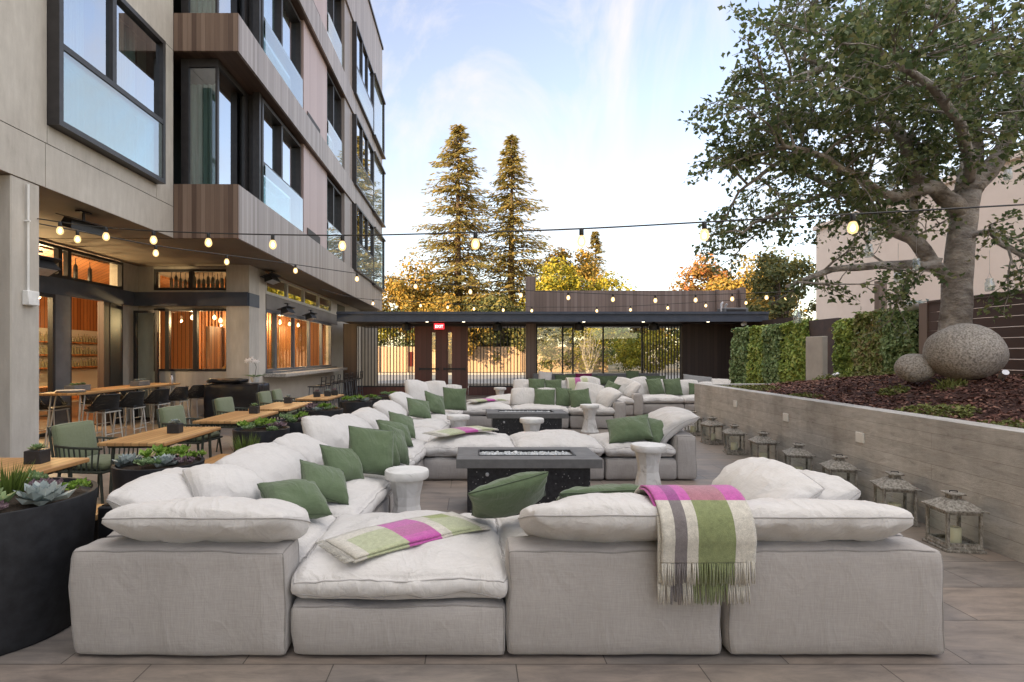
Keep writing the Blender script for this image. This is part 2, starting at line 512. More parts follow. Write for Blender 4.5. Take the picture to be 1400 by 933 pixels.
def mk_marble():
    m, nt, p = newmat('white_stone')
    w = nz(nt, coords(nt), 4, 6, .6, 1.5)
    nt.links.new(ramp(nt, w, [(.30, (.30, .28, .26)), (.42, (.62, .61, .59)), (.7, (.78, .775, .76))]), p.inputs['Base Color'])
    p.inputs['Roughness'].default_value = .5
    bump(nt, p, nz(nt, coords(nt), 25, 4), .2, .004)
    return m
M['marble'] = mk_marble()

def mk_lantern():
    m, nt, p = newmat('worn_white_wood')
    w = nz(nt, coords(nt, (1, 1, .5)), 48, 6, .7)
    nt.links.new(ramp(nt, w, [(.32, (.07, .06, .05)), (.46, (.21, .195, .17)), (.64, (.38, .365, .335))]), p.inputs['Base Color'])
    p.inputs['Roughness'].default_value = .75
    bump(nt, p, w, .3, .004)
    return m
M['lantern_wood'] = mk_lantern()

def mk_rust():
    m, nt, p = newmat('rusted_steel')
    w = nz(nt, coords(nt), 3, 7, .7)
    nt.links.new(ramp(nt, w, [(.35, (.055, .045, .05)), (.55, (.085, .062, .062)), (.75, (.17, .09, .065))]), p.inputs['Base Color'])
    p.inputs['Roughness'].default_value = .75
    return m
M['rust'] = mk_rust()

def mk_throw(name, along=False):
    """woven throw: UV u across the stripes, v along; cream / grey / green columns crossed by magenta bands"""
    m, nt, p = newmat(name)
    tc = N(nt, 'ShaderNodeTexCoord')
    sp = N(nt, 'ShaderNodeSeparateXYZ'); nt.links.new(tc.outputs['UV'], sp.inputs[0])
    u, v = sp.outputs['X'], sp.outputs['Y']
    cream, grey, green = (.58, .55, .48), (.19, .17, .17), (.225, .26, .12)
    pink, plum, rose = (.50, .10, .36), (.29, .07, .24), (.37, .16, .20)
    if not along:
        a = ramp(nt, u, [(0, cream), (.14, grey), (.27, cream), (.39, green), (.78, cream)], 'CONSTANT')
        b = ramp(nt, u, [(0, pink), (.14, plum), (.27, pink), (.39, rose), (.78, pink)], 'CONSTANT')
        band = ramp(nt, v, [(0, (0, 0, 0)), (.40, (1, 1, 1)), (.665, (0, 0, 0))], 'CONSTANT')
        c = mixc(nt, band, a, b)
    else:
        lime = (.42, .45, .28)
        a = ramp(nt, v, [(0, cream), (.08, lime), (.36, pink), (.60, cream), (.68, lime), (.92, cream)], 'CONSTANT')
        b = ramp(nt, v, [(0, cream), (.36, (.40, .12, .27)), (.60, cream)], 'CONSTANT')
        a2 = ramp(nt, v, [(0, cream), (.36, pink), (.60, cream), (.72, (.28, .33, .10)), (.9, cream)], 'CONSTANT')
        s1 = ramp(nt, u, [(0, (1, 1, 1)), (.30, (0, 0, 0))], 'CONSTANT')
        c = mixc(nt, s1, a, a2)
        s2 = ramp(nt, u, [(0, (0, 0, 0)), (.42, (.55, .55, .55)), (.8, (0, 0, 0))], 'CONSTANT')
        pk = ramp(nt, v, [(0, (0, 0, 0)), (.36, (1, 1, 1)), (.60, (0, 0, 0))], 'CONSTANT')
        c = mixc(nt, mixc(nt, 1.0, s2, pk, 'MULTIPLY'), c, (.36, .13, .24))
    fz = nz(nt, coords(nt), 260, 2)
    c = mixc(nt, 1.0, c, ramp(nt, nz(nt, coords(nt), 38, 4, .7), [(.3, (.80, .80, .80)), (.7, (1.14, 1.14, 1.14))]), 'MULTIPLY')
    c = mixc(nt, 1.0, c, ramp(nt, fz, [(.3, (.78, .78, .78)), (.7, (1.15, 1.15, 1.15))]), 'MULTIPLY')
    nt.links.new(c, p.inputs['Base Color'])
    p.inputs['Roughness'].default_value = .95
    p.inputs['Specular IOR Level'].default_value = .1
    p.inputs['Sheen Weight'].default_value = .4
    bump(nt, p, fz, .5, .004)
    return m
M['throw'] = mk_throw('plaid_throw')
M['throw_fold'] = mk_throw('folded_throw', True)

# ------------------------------------------------------------------ soft shapes
def nv(p, s, seed):
    q = Vector(p) * s + Vector((seed * 7.13, seed * 3.7, seed * 1.9))
    return noise.noise_vector(q)

def softbox(mb, w, d, h, c=(0, 0, 0), r=.05, bulge=0.0, puff=.01, wr=.006, seed=0, nx=18, ny=18, nz_=6, seams=(1,), pucker=.006, rotM=None, mi=0, vs_=False, smi=0):
    """upholstered block or box cushion: rounded, bulged, wrinkled, with piped seams"""
    r = min(r, h * .49, w * .49, d * .49)
    def shape(x, y, z):
        p = Vector((x * w / 2, y * d / 2, z * h / 2))
        q = Vector((max(-w / 2 + r, min(w / 2 - r, p.x)), max(-d / 2 + r, min(d / 2 - r, p.y)), max(-h / 2 + r, min(h / 2 - r, p.z))))
        dv = p - q
        if dv.length > 1e-9: p = q + dv.normalized() * r
        un, vn, zn = x, y, z
        if bulge and z > -.99:
            k = (z + 1) / 2
            p.z += bulge * k * (max(0, 1 - abs(un) ** 2.6) * max(0, 1 - abs(vn) ** 2.6))
            p.z -= bulge * .25 * k * (un * un * vn * vn)
        p.x += math.copysign(puff, x) * abs(x) ** 3 * (1 - zn * zn) * (1 - vn * vn * .6)
        p.y += math.copysign(puff, y) * abs(y) ** 3 * (1 - zn * zn) * (1 - un * un * .6)
        a = nv(p, 2.6, seed) * wr * 1.3 + nv(p, 7.0, seed + 3) * wr * .7
        e = max(abs(x), abs(y)) ** 5 * (1 - abs(z) ** 4 * .5)
        if dv.length > 1e-9:
            rn_ = (1 - abs(noise.noise(Vector((p.x * 3.1 + seed, p.y * 3.1, p.z * 1.6))))) ** 6
            a -= dv.normalized() * rn_ * wr * 1.5
            if vs_:
                tt = p.x + p.y
                fo_ = (1 - abs(noise.noise(Vector((tt * 2.2 + p.z * 2.6 + seed * 3, p.z * 1.1 - tt * .5, seed))))) ** 5
                a -= dv.normalized() * fo_ * .005 * (1 - z * z * .6)
        if pucker:
            a += nv((p.x * 24, p.y * 24, p.z * 5), 1.0, seed + 9) * pucker * e
        if abs(z) > .98 and z < 0: a.z = 0
        return p + a
    g = lambda i, n: (lambda t: t * (1.45 - .45 * t * t))(2 * i / n - 1)
    idx, vs, fs = {}, [], []
    def vid(i, j, k):
        key = (i, j, k)
        if key not in idx:
            idx[key] = len(vs)
            vs.append(shape(g(i, nx), g(j, ny), g(k, nz_)))
        return idx[key]
    for i in range(nx):
        for j in range(ny):
            fs.append((vid(i, j, nz_), vid(i + 1, j, nz_), vid(i + 1, j + 1, nz_), vid(i, j + 1, nz_)))
            fs.append((vid(i, j + 1, 0), vid(i + 1, j + 1, 0), vid(i + 1, j, 0), vid(i, j, 0)))
    for k in range(nz_):
        for i in range(nx):
            fs.append((vid(i, 0, k), vid(i + 1, 0, k), vid(i + 1, 0, k + 1), vid(i, 0, k + 1)))
            fs.append((vid(i + 1, ny, k), vid(i, ny, k), vid(i, ny, k + 1), vid(i + 1, ny, k + 1)))
        for j in range(ny):
            fs.append((vid(nx, j, k), vid(nx, j + 1, k), vid(nx, j + 1, k + 1), vid(nx, j, k + 1)))
            fs.append((vid(0, j + 1, k), vid(0, j, k), vid(0, j, k + 1), vid(0, j + 1, k + 1)))
    T = Matrix.Translation(c)
    if rotM is not None: T = T @ rotM
    mb.add(vs, fs, mi, T)
    if vs_:
        for (a, b) in ((-1, -1), (1, -1), (1, 1), (-1, 1)):
            mb.tube([shape(a, b, -1 + 2 * i / 12) for i in range(13)], .0048, 4, smi, T, cap=False)
    for sgn in seams:
        loop = []
        for (a, b, n) in (((-1, -1), (1, -1), nx), ((1, -1), (1, 1), ny), ((1, 1), (-1, 1), nx), ((-1, 1), (-1, -1), ny)):
            for i in range(n):
                t = i / n
                loop.append(shape(a[0] + (b[0] - a[0]) * t, a[1] + (b[1] - a[1]) * t, sgn))
        loop.append(loop[0])
        mb.tube(loop, .0045, 4, smi, T, cap=False)
    return mb

def pillow_mb(w, h, t, seed=0, n=22, pinch=.07, wr=.008, slump=0.0, fold=0.0, piping=True, power=.42, rnd_=0.0):
    """knife-edge cushion in its own XZ plane (X width, Z height, Y thickness), centre at origin"""
    mb = MB()
    def P(u, v, s):
        x = w / 2 * u * (1 - pinch * (1 - v * v))
        z = h / 2 * v * (1 - pinch * (1 - u * u))
        x *= math.sqrt(1 - rnd_ * v * v / 2); z *= math.sqrt(1 - rnd_ * u * u / 2)
        k = max(0.0, (1 - u * u) * (1 - v * v)) ** power
        low = 1 - .18 * v          # filling sinks
        y = s * t / 2 * k * low
        p = Vector((x, y, z))
        y += slump * (v * v - .3) * t * 1.2
        if fold:
            y += fold * t * max(0, v) ** 2
        q = nv((x, s * .4, z), 3.0, seed) * wr * 1.6 + nv((x, s * .4, z), 9.0, seed + 5) * wr * .7
        cw = (abs(u) * abs(v)) ** 1.5
        ang = math.atan2(abs(z), abs(x) + 1e-6)
        y2 = y + q.y * (.3 + k) + s * cw * .010 * math.sin(ang * 26 + seed) * k ** .3
        # cross folds running in from the edges
        ed = max(abs(u), abs(v)) ** 3
        rg = (1 - abs(noise.noise(Vector((x * 4.2 + seed, s * 3, z * 2.6 + seed * .3))))) ** 7
        y2 -= s * rg * wr * .9 * min(1, k * 1.3)
        y2 += s * wr * 1.6 * ed * k * noise.noise(Vector((x * 16 + seed, z * 16, s * 2)))
        return Vector((x + q.x * .6, y2, z + q.z * .6))
    g = lambda i: (lambda a: a * (1.35 - .35 * a * a))(2 * i / n - 1)
    idx, vs, fs = {}, [], []
    def vid(i, j, s):
        if i in (0, n) or j in (0, n): key = (i, j, 0)
        else: key = (i, j, s)
        if key not in idx:
            idx[key] = len(vs)
            vs.append(P(g(i), g(j), 0 if key[2] == 0 else s))
        return idx[key]
    for i in range(n):
        for j in range(n):
            fs.append((vid(i, j, -1), vid(i + 1, j, -1), vid(i + 1, j + 1, -1), vid(i, j + 1, -1)))
            fs.append((vid(i, j + 1, 1), vid(i + 1, j + 1, 1), vid(i + 1, j, 1), vid(i, j, 1)))
    mb.add(vs, fs)
    if piping:
        loop = [P(g(i), -1, 0) for i in range(n)] + [P(1, g(i), 0) for i in range(n)] + [P(g(n - i), 1, 0) for i in range(n)] + [P(-1, g(n - i), 0) for i in range(n)]
        loop.append(loop[0])
        mb.tube(loop, .0045, 4, 1, cap=False)
    return mb

def pillow(name, label, cat, loc, yaw, lean, roll, w, h, t, matn, seed, group=None, parent=None, **kw):
    """yaw: direction its front faces (0 = towards the camera, -Y); lean: degrees tipped back; roll: degrees turned in its own plane"""
    o = pillow_mb(w, h, t, seed, **kw).build(name, [M[matn], M.get(matn + '_seam', M[matn])], parent, smooth=180)
    o.matrix_basis = Matrix.Translation(loc) @ Matrix.Rotation(R(yaw), 4, 'Z') @ Matrix.Rotation(R(-lean), 4, 'X') @ Matrix.Rotation(R(roll), 4, 'Y')
    if label: tag(o, label, cat, group)
    return o
# ------------------------------------------------------------------ ground
def sheet(name, x0, x1, y0, y1, z, m):
    o = MB().add([(x0, y0, z), (x1, y0, z), (x1, y1, z), (x0, y1, z)], [(0, 1, 2, 3)]).build(name, m)
    return tag(o, kind='structure')

M['earth'] = noisy('dry_ground', (.16, .13, .08), (.24, .20, .13), .6, .95, .3)
M['asphalt'] = noisy('asphalt', (.17, .17, .168), (.22, .217, .21), 4, .85, .3)
M['sidewalk'] = noisy('sidewalk', (.30, .285, .26), (.38, .36, .33), 2, .85, .2)
sheet('ground', -300, 300, -60, 700, -.012, M['earth'])
sheet('patio', -14, 16, -6, 24.5, 0, M['paving'])
sheet('road', -80, 80, 28.5, 44, -.004, M['asphalt'])
kerb = MB().box(-80, 80, 28.1, 28.5, -.012, .12).box(-80, 80, 44, 44.4, -.012, .14).build('kerb', M['sidewalk']); tag(kerb, kind='structure')
sheet('sidewalk', -80, 80, 26, 28.1, .0, M['sidewalk'])

# ------------------------------------------------------------------ hotel building
bld = thing('hotel_building', 'multi storey hotel with concrete and wood cladding above a lit restaurant', 'building', (-5.5, 10.16, 0))
XC, XB, YB, YE, ZS = -5.5, -4.3, 10.16, 26.8, 3.73
XW, YW = -8.1, 13.4            # recessed restaurant walls
XBAR = -5.3                    # bar window wall
def P(name, mb, m, parent=bld, smooth=None):
    o = mb.build(name, M[m] if isinstance(m, str) else m, None, smooth=smooth)
    # keep world coordinates, parent with an offset
    for v in o.data.vertices:
        v.co -= Vector(bld.location)
    if parent is bld:
        set_parent(o, bld)
    else:
        set_parent(o, parent)
    return o

# concrete facade, panels with open joints around the box window
wy0, wy1, wz0, wz1 = 7.13, 9.62, 4.56, 7.06
mb = MB()
g = .006
th = .35
def fp(y0, y1, z0, z1, dx=0):
    mb.box(XC - th, XC - dx, y0 + g, y1 - g, z0 + g, z1 - g)
for (a, b) in ((-30, -6), (-6, 0.4), (.4, 7.1), (7.1, 10.16)):
    fp(a, b, ZS, 4.31)
for (a, b) in ((-30, -6), (-6, .4)):
    fp(a, b, 4.31, 16.4)
fp(.4, wy0, 4.31, 7.2); fp(wy0, wy1, 4.31, wz0); fp(wy1, YB, 4.31, 7.2)
fp(.4, YB, wz1 + .14, 10.5); fp(.4, YB, 10.5, 13.9); fp(.4, YB, 13.9, 16.4)
mb.box(XC - th, XC, wy0, wy1, wz1, 7.2)
P('concrete_wall', mb, 'concrete')
# dark backing behind the joints and rooms
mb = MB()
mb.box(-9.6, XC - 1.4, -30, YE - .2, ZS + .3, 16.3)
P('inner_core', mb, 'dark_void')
# terrace soffit
mb = MB().box(-14, XC - .002, -14, YB, ZS + .002, ZS + .28).box(-13.7, XB - .06, YB + .06, YE - .06, ZS + .002, ZS + .2)
P('soffit', mb, noisy('soffit_plaster', (.20, .165, .13), (.24, .20, .16), 2, .85, .1))
# wood bands
bands = [(ZS, 4.73), (7.2, 7.9), (10.5, 11.25), (13.92, 16.5)]
for (a, b) in bands:
    P('wood_cladding', MB().box(XB - .05, XB, YB + .05, YE, a, b).box(XC - .3, XB - .05, YE - .05, YE, a, b), 'clad')
    P('bay_front', MB().box(XC + .003, XB, YB, YB + .05, a + .001, b), 'clad_front')
    if a > 5: P('bay_soffit', MB().box(XC - .8, XB - .051, YB + .051, YE - .051, a + .004, a + .05), 'soffit_wood')
    P('bay_ledge', MB().box(XC - .8, XB - .052, YB + .052, YE - .052, b - .05, b - .004), 'bronze')
mb = MB().box(-9.6, XB + .06, YB - .1, YE + .06, 16.5, 16.62)
P('roof_cap', mb, 'bronze')

def win_x(X, y0, y1, z0, z1, fr=.07, mull=(), rail=None, depth=.16, guard=True, curtain=True, glassm='facade_glass', trans=(), cfrac=(.0, .35), guard_out=.03):
    """window in a wall facing +X: frame > pane, guard_panel, curtain"""
    mb = MB()
    mb.box(X - depth, X, y0, y0 + fr, z0, z1).box(X - depth, X, y1 - fr, y1, z0, z1)
    mb.box(X - depth, X, y0 + fr, y1 - fr, z0, z0 + fr).box(X - depth, X, y0 + fr, y1 - fr, z1 - fr, z1)
    for y in mull:
        mb.box(X - depth + .01, X - .012, y - .045, y + .045, (rail if rail else z0) + .02, z1 - fr)
    if rail: mb.box(X - depth + .012, X - .004, y0 + fr, y1 - fr, rail - .04, rail + .04)
    for z in trans: mb.box(X - depth + .012, X - .008, y0 + fr, y1 - fr, z - .035, z + .035)
    # inner sash lines
    ys = [y0 + fr] + list(mull) + [y1 - fr]
    fo = P('window', mb, 'bronze')
    pd = depth * (.62 if depth < .25 else .22)
    pn = MB().box(X - pd - .006, X - pd, y0 + fr * .5, y1 - fr * .5, z0 + fr * .5, z1 - fr * .5)
    P('pane', pn, glassm, fo)
    if guard and rail:
        gp = MB().box(X + guard_out - .012, X + guard_out, y0 + fr * .6, y1 - fr * .4, z0 + .05, rail - .045)
        P('guard_panel', gp, 'guard_glass', fo)
    if curtain:
        for (a, b) in (cfrac if isinstance(cfrac[0], tuple) else (cfrac,)):
            n = max(6, int((b - a) * (y1 - y0) / .04))
            ya, yb = y0 + fr + (y1 - y0 - 2 * fr) * a, y0 + fr + (y1 - y0 - 2 * fr) * b
            vs, fs = [], []
            for i in range(n + 1):
                yy = ya + (yb - ya) * i / n
                xx = X - depth - .10 + .035 * math.sin(i * 1.9) + .012 * math.sin(i * .7)
                vs += [(xx, yy, z0 + .05), (xx, yy, z1 - .02)]
                if i: fs.append((2 * i - 2, 2 * i, 2 * i + 1, 2 * i - 1))
            P('curtain', MB().add(vs, fs), 'sheer' if rail and (b - a) > .5 else 'curtain', fo)
    return fo

# box window in the concrete
win_x(XC + .16, wy0, wy1, wz0, wz1, .075, (8.26,), 5.62, .3, True, True, cfrac=((0, .42), (.52, .95)), guard_out=-.02)
# wood facade openings per floor
floors = [(4.73, 7.2), (7.9, 10.5), (11.25, 13.92)]
for fi, (z0, z1) in enumerate(floors):
    rail = z0 + 1.02
    # corner bay glass: front pane looks to the camera, side pane to the court
    mb = MB()
    fx0, fx1, fy = XC + .10, -4.80, YB + .26
    for (a, b) in ((XC + .004, fx0 + .05), (fx1 - .045, fx1)):
        mb.box(a, b, fy, fy + .07, z0, z1)
    mb.box(fx0 + .05, fx1 - .046, fy + .003, fy + .067, z1 - .16, z1 - .001)
    mb.box(fx0 + .05, fx1 - .046, fy + .003, fy + .067, z0 + .001, z0 + .06)
    mb.box(fx1 - .06, fx1 - .003, fy + .07, fy + 1.55, z1 - .12, z1 - .002)
    mb.box(fx1 - .06, fx1 - .003, fy + .07, fy + 1.55, z0 + .001, z0 + .05)
    mb.box(fx1 - .06, fx1, fy + 1.26, fy + 1.42, z0, z1)
    # jamb block between bay corner and next window
    mb.box(fx1, XB - .36, fy + 1.45, fy + 1.50, z0, z1)
    mb.box(XB - .36, XB - .22, YB + 1.60, YB + 1.72, z0, z1)
    fo = P('window', mb, 'bronze')
    P('pane', MB().box(fx0 + .05, fx1 - .04, fy + .03, fy + .036, z0 + .05, z1 - .15), (bpy.data.materials.get('front_glass') or glass('front_glass', (.78, .88, .86), .22)), fo)
    P('pane', MB().box(fx1 - .036, fx1 - .03, fy + .07, fy + 1.3, z0 + .05, z1 - .11), 'facade_glass', fo)
    n = 16
    vs, fs = [], []
    for i in range(n + 1):
        xx = fx0 - .1 + (fx1 - fx0 - .05) * i / n
        yy = fy + .30 + .03 * math.sin(i * 2.0)
        vs += [(xx, yy, z0 + .05), (xx, yy, z1 - .35)]
        if i: fs.append((2 * i - 2, 2 * i, 2 * i + 1, 2 * i - 1))
    P('curtain', MB().add(vs, fs), 'curtain', fo)
    win_x(XB - .20, YB + 1.72, YB + 4.45, z0 + .002, z1 - .06, .08, (YB + 3.0,), rail, .2, True, True, cfrac=((.0, .95),) if fi else ((.0, .2), (.5, .95)), guard_out=.05)
    win_x(XB - .16, YB + 6.85, YB + 8.85, z0 + .002, z1 - .06, .08, (YB + 7.8,), rail, .2, True, True, cfrac=((.1, .9),), guard_out=.05)
    win_x(XB + .10, YB + 10.1, YB + 13.75, z0 - .02, z1 - .03, .07, (YB + 11.3, YB + 12.4), rail + .02, .34, True, True, cfrac=((.05, .9),), guard_out=-.01)
    # corner glass of the end box
    mb = MB().box(XB - .25, XB + .10, YB + 13.76, YB + 13.85, z0 - .02, z1 - .03).box(XB - .25, XB + .16, YB + 13.85, YE + .1, z0 - .09, z0 - .02).box(XB - .25, XB + .16, YB + 13.85, YE + .1, z1 - .08, z1 - .01)
    mb.box(XB - .02, XB + .10, YE + .03, YE + .09, z0 - .02, z1 - .08)
    fo = P('window', mb, 'bronze')
    P('pane', MB().box(XB + .03, XB + .04, YB + 13.85, YE + .03, z0 - .02, z1 - .08), 'guard_glass', fo)
    # cladding panels
    P('pink_panel', MB().box(XB - .30, XB - .14, YB + 4.46, YB + 6.83, z0 + .001, z1 - .001), 'clad_pink')
    P('vent_grille', MB().box(XB - .14, XB - .12, YB + 4.75, YB + 6.0, z0 + .06, z0 + .30), 'soffit_wood')
    P('wood_panel', MB().box(XB - .25, XB - .06, YB + 8.87, YB + 10.08, z0 + .001, z1 - .001), 'clad')
    P('wood_panel', MB().box(XB - .25, XB - .06, YB + 13.86, YE, z0 + .001, z1 - .001), 'clad')
# end wall towards the road
P('end_wall', MB().box(-9.6, XB - .06, YE - .28, YE - .2, ZS, 16.5), 'clad')
P('end_wall', MB().box(-13.6, XB - .2, YE - .28, YE - .2, 0, ZS), 'cream_wall')

# ------------------------------------------------------------------ ground floor: terrace recess and restaurant
# free pillar with conduit
P('pillar', MB().rbox(-5.98, XC - .01, 6.58, 7.02, 0, ZS, .012, 1), 'concrete')
mb = MB().tube([(XC + .02, 6.80, ZS - .05), (XC + .02, 6.80, 2.33)], .013, 6).rbox(XC - .01, XC + .07, 6.74, 6.92, 2.18, 2.36, .008, 1).tube([(XC - .02, 6.78, 3.22), (XC + .06, 6.78, 3.22)], .012, 5)
P('conduit', mb, 'white_paint', smooth=40)
# corner pillar and bar wall below/above glazing
P('pillar', MB().box(-5.85, -5.30, YW - .25, YW + .35, 0, ZS), 'concrete')
wl = MB()
# camera-facing wall (Y = YW): solid with two openings
zs0, zs1, zu0, zu1 = 1.17, 2.70, 3.15, 3.66
xa, xb_ = -7.72, -5.90
wl.box(XW - .3, xa, YW, YW + .25, 0, ZS)
wl.box(xa, xb_, YW, YW + .25, 0, zs0).box(xa, xb_, YW, YW + .25, zs1, zu0).box(xa, xb_, YW, YW + .25, zu1, ZS)
wl.box(xb_, -5.855, YW, YW + .25, 0, ZS)
# court-facing wall (X = XW)
wl.box(XW - .25, XW, 12.7, YW - .005, 0, ZS)
wl.box(XW - .25, XW, -14, 4.4, 0, ZS)
P('terrace_wall', wl, 'concrete')
# dark steel beams
bm_ = MB().box(XW + .001, -5.32, YW - .30, YW - .26, 2.74, 3.07).box(XW + .001, XW + .08, 4.4, YW - .30, 2.74, 3.07)
bm_.box(-5.86, -5.29, YW - .262, YW + .36, 2.74, 3.06)
P('steel_beam', bm_, 'navy_steel')

def glazing_y(Y, x0, x1, z0, z1, mull, fr=.06, gm='inner_glass', mat_='black_metal', trans=()):
    mb = MB()
    mb.box(x0, x0 + fr, Y - .05, Y + .05, z0, z1).box(x1 - fr, x1, Y - .05, Y + .05, z0, z1)
    mb.box(x0 + fr, x1 - fr, Y - .05, Y + .05, z0, z0 + fr).box(x0 + fr, x1 - fr, Y - .05, Y + .05, z1 - fr, z1)
    for x in mull: mb.box(x - .05, x + .05, Y - .048, Y + .048, z0 + fr, z1 - fr)
    for z in trans: mb.box(x0 + fr, x1 - fr, Y - .046, Y + .046, z - .03, z + .03)
    fo = P('window', mb, mat_)
    P('pane', MB().box(x0 + fr * .6, x1 - fr * .6, Y - .004, Y + .004, z0 + fr * .6, z1 - fr * .6), gm, fo)
    return fo
def glazing_x(X, y0, y1, z0, z1, mull, fr=.06, gm='inner_glass', mat_='black_metal', trans=(), name='window'):
    mb = MB()
    mb.box(X - .05, X + .05, y0, y0 + fr, z0, z1).box(X - .05, X + .05, y1 - fr, y1, z0, z1)
    mb.box(X - .05, X + .05, y0 + fr, y1 - fr, z0, z0 + fr).box(X - .05, X + .05, y0 + fr, y1 - fr, z1 - fr, z1)
    for y in mull: mb.box(X - .048, X + .048, y - .05, y + .05, z0 + fr, z1 - fr)
    for z in trans: mb.box(X - .046, X + .046, y0 + fr, y1 - fr, z - .03, z + .03)
    fo = P(name, mb, mat_)
    P('pane', MB().box(X - .004, X + .004, y0 + fr * .6, y1 - fr * .6, z0 + fr * .6, z1 - fr * .6), gm, fo)
    return fo
glazing_y(YW + .03, xa, xb_, zs0, zs1, (-6.72, -7.40))
glazing_y(YW + .03, xa, xb_, zu0, zu1, (-6.82,))
# west side: clerestory, sliding doors, one open
glazing_x(XW + .02, 4.4, 12.7, 3.07, 3.70, (6.0, 7.6, 9.2, 10.75, 11.0))
glazing_x(XW + .02, 8.4, 10.62, .02, 2.74, (9.5,), .07, name='sliding_door')
P('grey_post', MB().box(XW - .08, XW + .07, 10.62, 11.02, 0, 2.74), 'grey_frame')
glazing_x(XW + .02, 4.4, 8.4, .02, 2.74, (6.4,), .07, name='sliding_door')
P('door_post', MB().box(XW - .1, XW + .06, 12.25, 12.7, 0, 2.74), 'black_metal')
P('door_jamb', MB().box(XW - .09, XW + .05, 11.02, 11.08, 0, 2.74).box(XW - .09, XW + .05, 12.05, 12.25, 0, 2.74), 'dark_wood')
# glass door leaf swung open against the wall
glazing_y(YW - .36, XW + .12, -7.42, .03, 2.62, (), .055, 'inner_glass')

# bar window wall (X = XBAR), from pillar to behind the gate line
yb0, yb1 = YW + .35, 20.9
wl = MB().box(XBAR - .2, XBAR, yb0, yb1 + 5.6, 0, 1.12)
wl.box(XBAR - .2, XBAR, yb0, yb0 + .45, 1.12, ZS).box(XBAR - .2, XBAR, yb1, yb1 + 5.6, 1.12, ZS)
P('bar_wall', wl, 'cream_wall')
P('bar_fascia', MB().box(XBAR - .2, XBAR + .02, yb0 + .45, yb1 + .9, 2.76, 3.15), noisy('grey_fascia', (.16, .145, .13), (.21, .19, .175), 2, .6, .1))
P('vent_grille', MB().box(XBAR, XBAR + .02, yb1 + .95, yb1 + 2.2, 3.15, 3.6), 'bronze')
glazing_x(XBAR - .04, yb0 + .45, yb1, 1.13, 2.75, (14.95, 16.5, 18.1, 19.6), .07, 'inner_glass', 'grey_frame')
glazing_x(XBAR - .04, yb0 + .45, yb1, 3.16, 3.70, (15.9, 17.5, 19.2), .07, 'clerestory_glass', 'pale_metal')
P('bar_counter', MB().rbox(XBAR + .02, XBAR + .60, yb0 + .25, 21.0, 1.0, 1.09, .01, 1), 'rock_grey')
P('bar_sill', MB().box(XBAR + .021, XBAR + .2, yb0 + .4, 20.95, 1.09, 1.14), 'grey_frame')

# ------------------------------------------------------------------ restaurant interior (seen through glass)
P('interior_ceiling', MB().box(-13.4, XW - .3, 3, 22, ZS - .06, ZS - .003), 'warm_wood')
P('interior_floor', MB().box(-13.5, XW - .3, 3, 22, .002, .02).box(XW - .3, XBAR - .22, YW + .3, 22, .002, .02), 'floor_wood')
P('interior_wall', MB().box(-13.6, -13.4, 3, 22, 0, ZS).box(-13.4, XBAR - .3, 22, 22.2, 0, ZS), 'warm_wood')
P('interior_wall', MB().box(-13.4, XW - .3, 2.8, 3, 0, ZS), 'dark_wood')
# slatted screen behind the windows
mb = MB()
for i in range(26):
    x = -7.9 + i * .095
    mb.box(x, x + .05, 15.6, 15.68, 0.02, 3.6)
P('slat_screen', mb, 'warm_wood')
mb = MB()
for i in range(38):
    y = 14.6 + i * .165
    mb.box(-6.6, -6.53, y, y + .085, .02, 3.6)
P('slat_screen', mb, 'warm_wood')
P('interior_panel', MB().box(-6.7, -6.6, 13.9, 15.3, .02, 2.3), 'warm_wood')
P('bar_back', MB().box(-13.3, -13.1, 14.5, 19.5, .02, 2.4), flat('bar_back_tile', (.62, .58, .48), .4))
mb = MB()
for z in (1.15, 1.55, 1.95): mb.box(-13.08, -12.8, 14.6, 19.4, z, z + .04)
P('bar_shelf', mb, 'warm_wood')
mb = MB()
random.seed(3)
for z in (1.19, 1.59, 1.99):
    for i in range(34):
        y = 14.7 + i * .137
        h = random.uniform(.16, .3)
        mb.lathe([(.035, z), (.035, z + h * .65), (.012, z + h * .8), (.012, z + h)], 6, M=Matrix.Translation((-12.95, y, 0)))
P('shelf_bottle', mb, flat('bottle_mix', (.22, .20, .12), .15))
P('service_ledge', MB().box(xa, xb_, YW + .30, YW + .62, 1.10, 1.15), 'warm_wood')
# dining furniture and lamps inside
def inside_table(x, y, label):
    t = thing('dining_table', label, 'table', (x, y, .02), group='tables inside the restaurant')
    MB().rbox(-.4, .4, -.4, .4, .70, .74, .01, 1).build('tabletop', M['table_wood'], t)
    MB().tube([(0, 0, .03), (0, 0, .7)], .04, 8).lathe([(.26, 0), (.24, .03)], 14).build('pedestal', M['black_metal'], t, smooth=40)
for (x, y, l) in ((-9.9, 11.9, 'wooden dining table inside the open restaurant door'), (-10.6, 13.9, 'wooden dining table deep inside the lit restaurant'),
                  (-9.6, 9.6, 'wooden dining table behind the glass door next to the concrete pillar')):
    inside_table(x, y, l)
def inside_chair(x, y, rz, label):
    t = thing('dining_chair', label, 'chair', (x, y, .02), R(rz), 'wooden chairs inside the restaurant')
    MB().rbox(-.21, .21, -.21, .21, .42, .46, .01, 1).build('seat', M['table_wood'], t)
    MB().rbox(-.21, .21, .18, .22, .46, .86, .01, 1).build('backrest', M['warm_wood'], t)
    for sx in (-1, 1):
        for sy in (-1, 1):
            MB().tube([(sx * .18, sy * .18, .42), (sx * .2, sy * .2, 0)], .018, 6).build('leg', M['table_wood'], t)
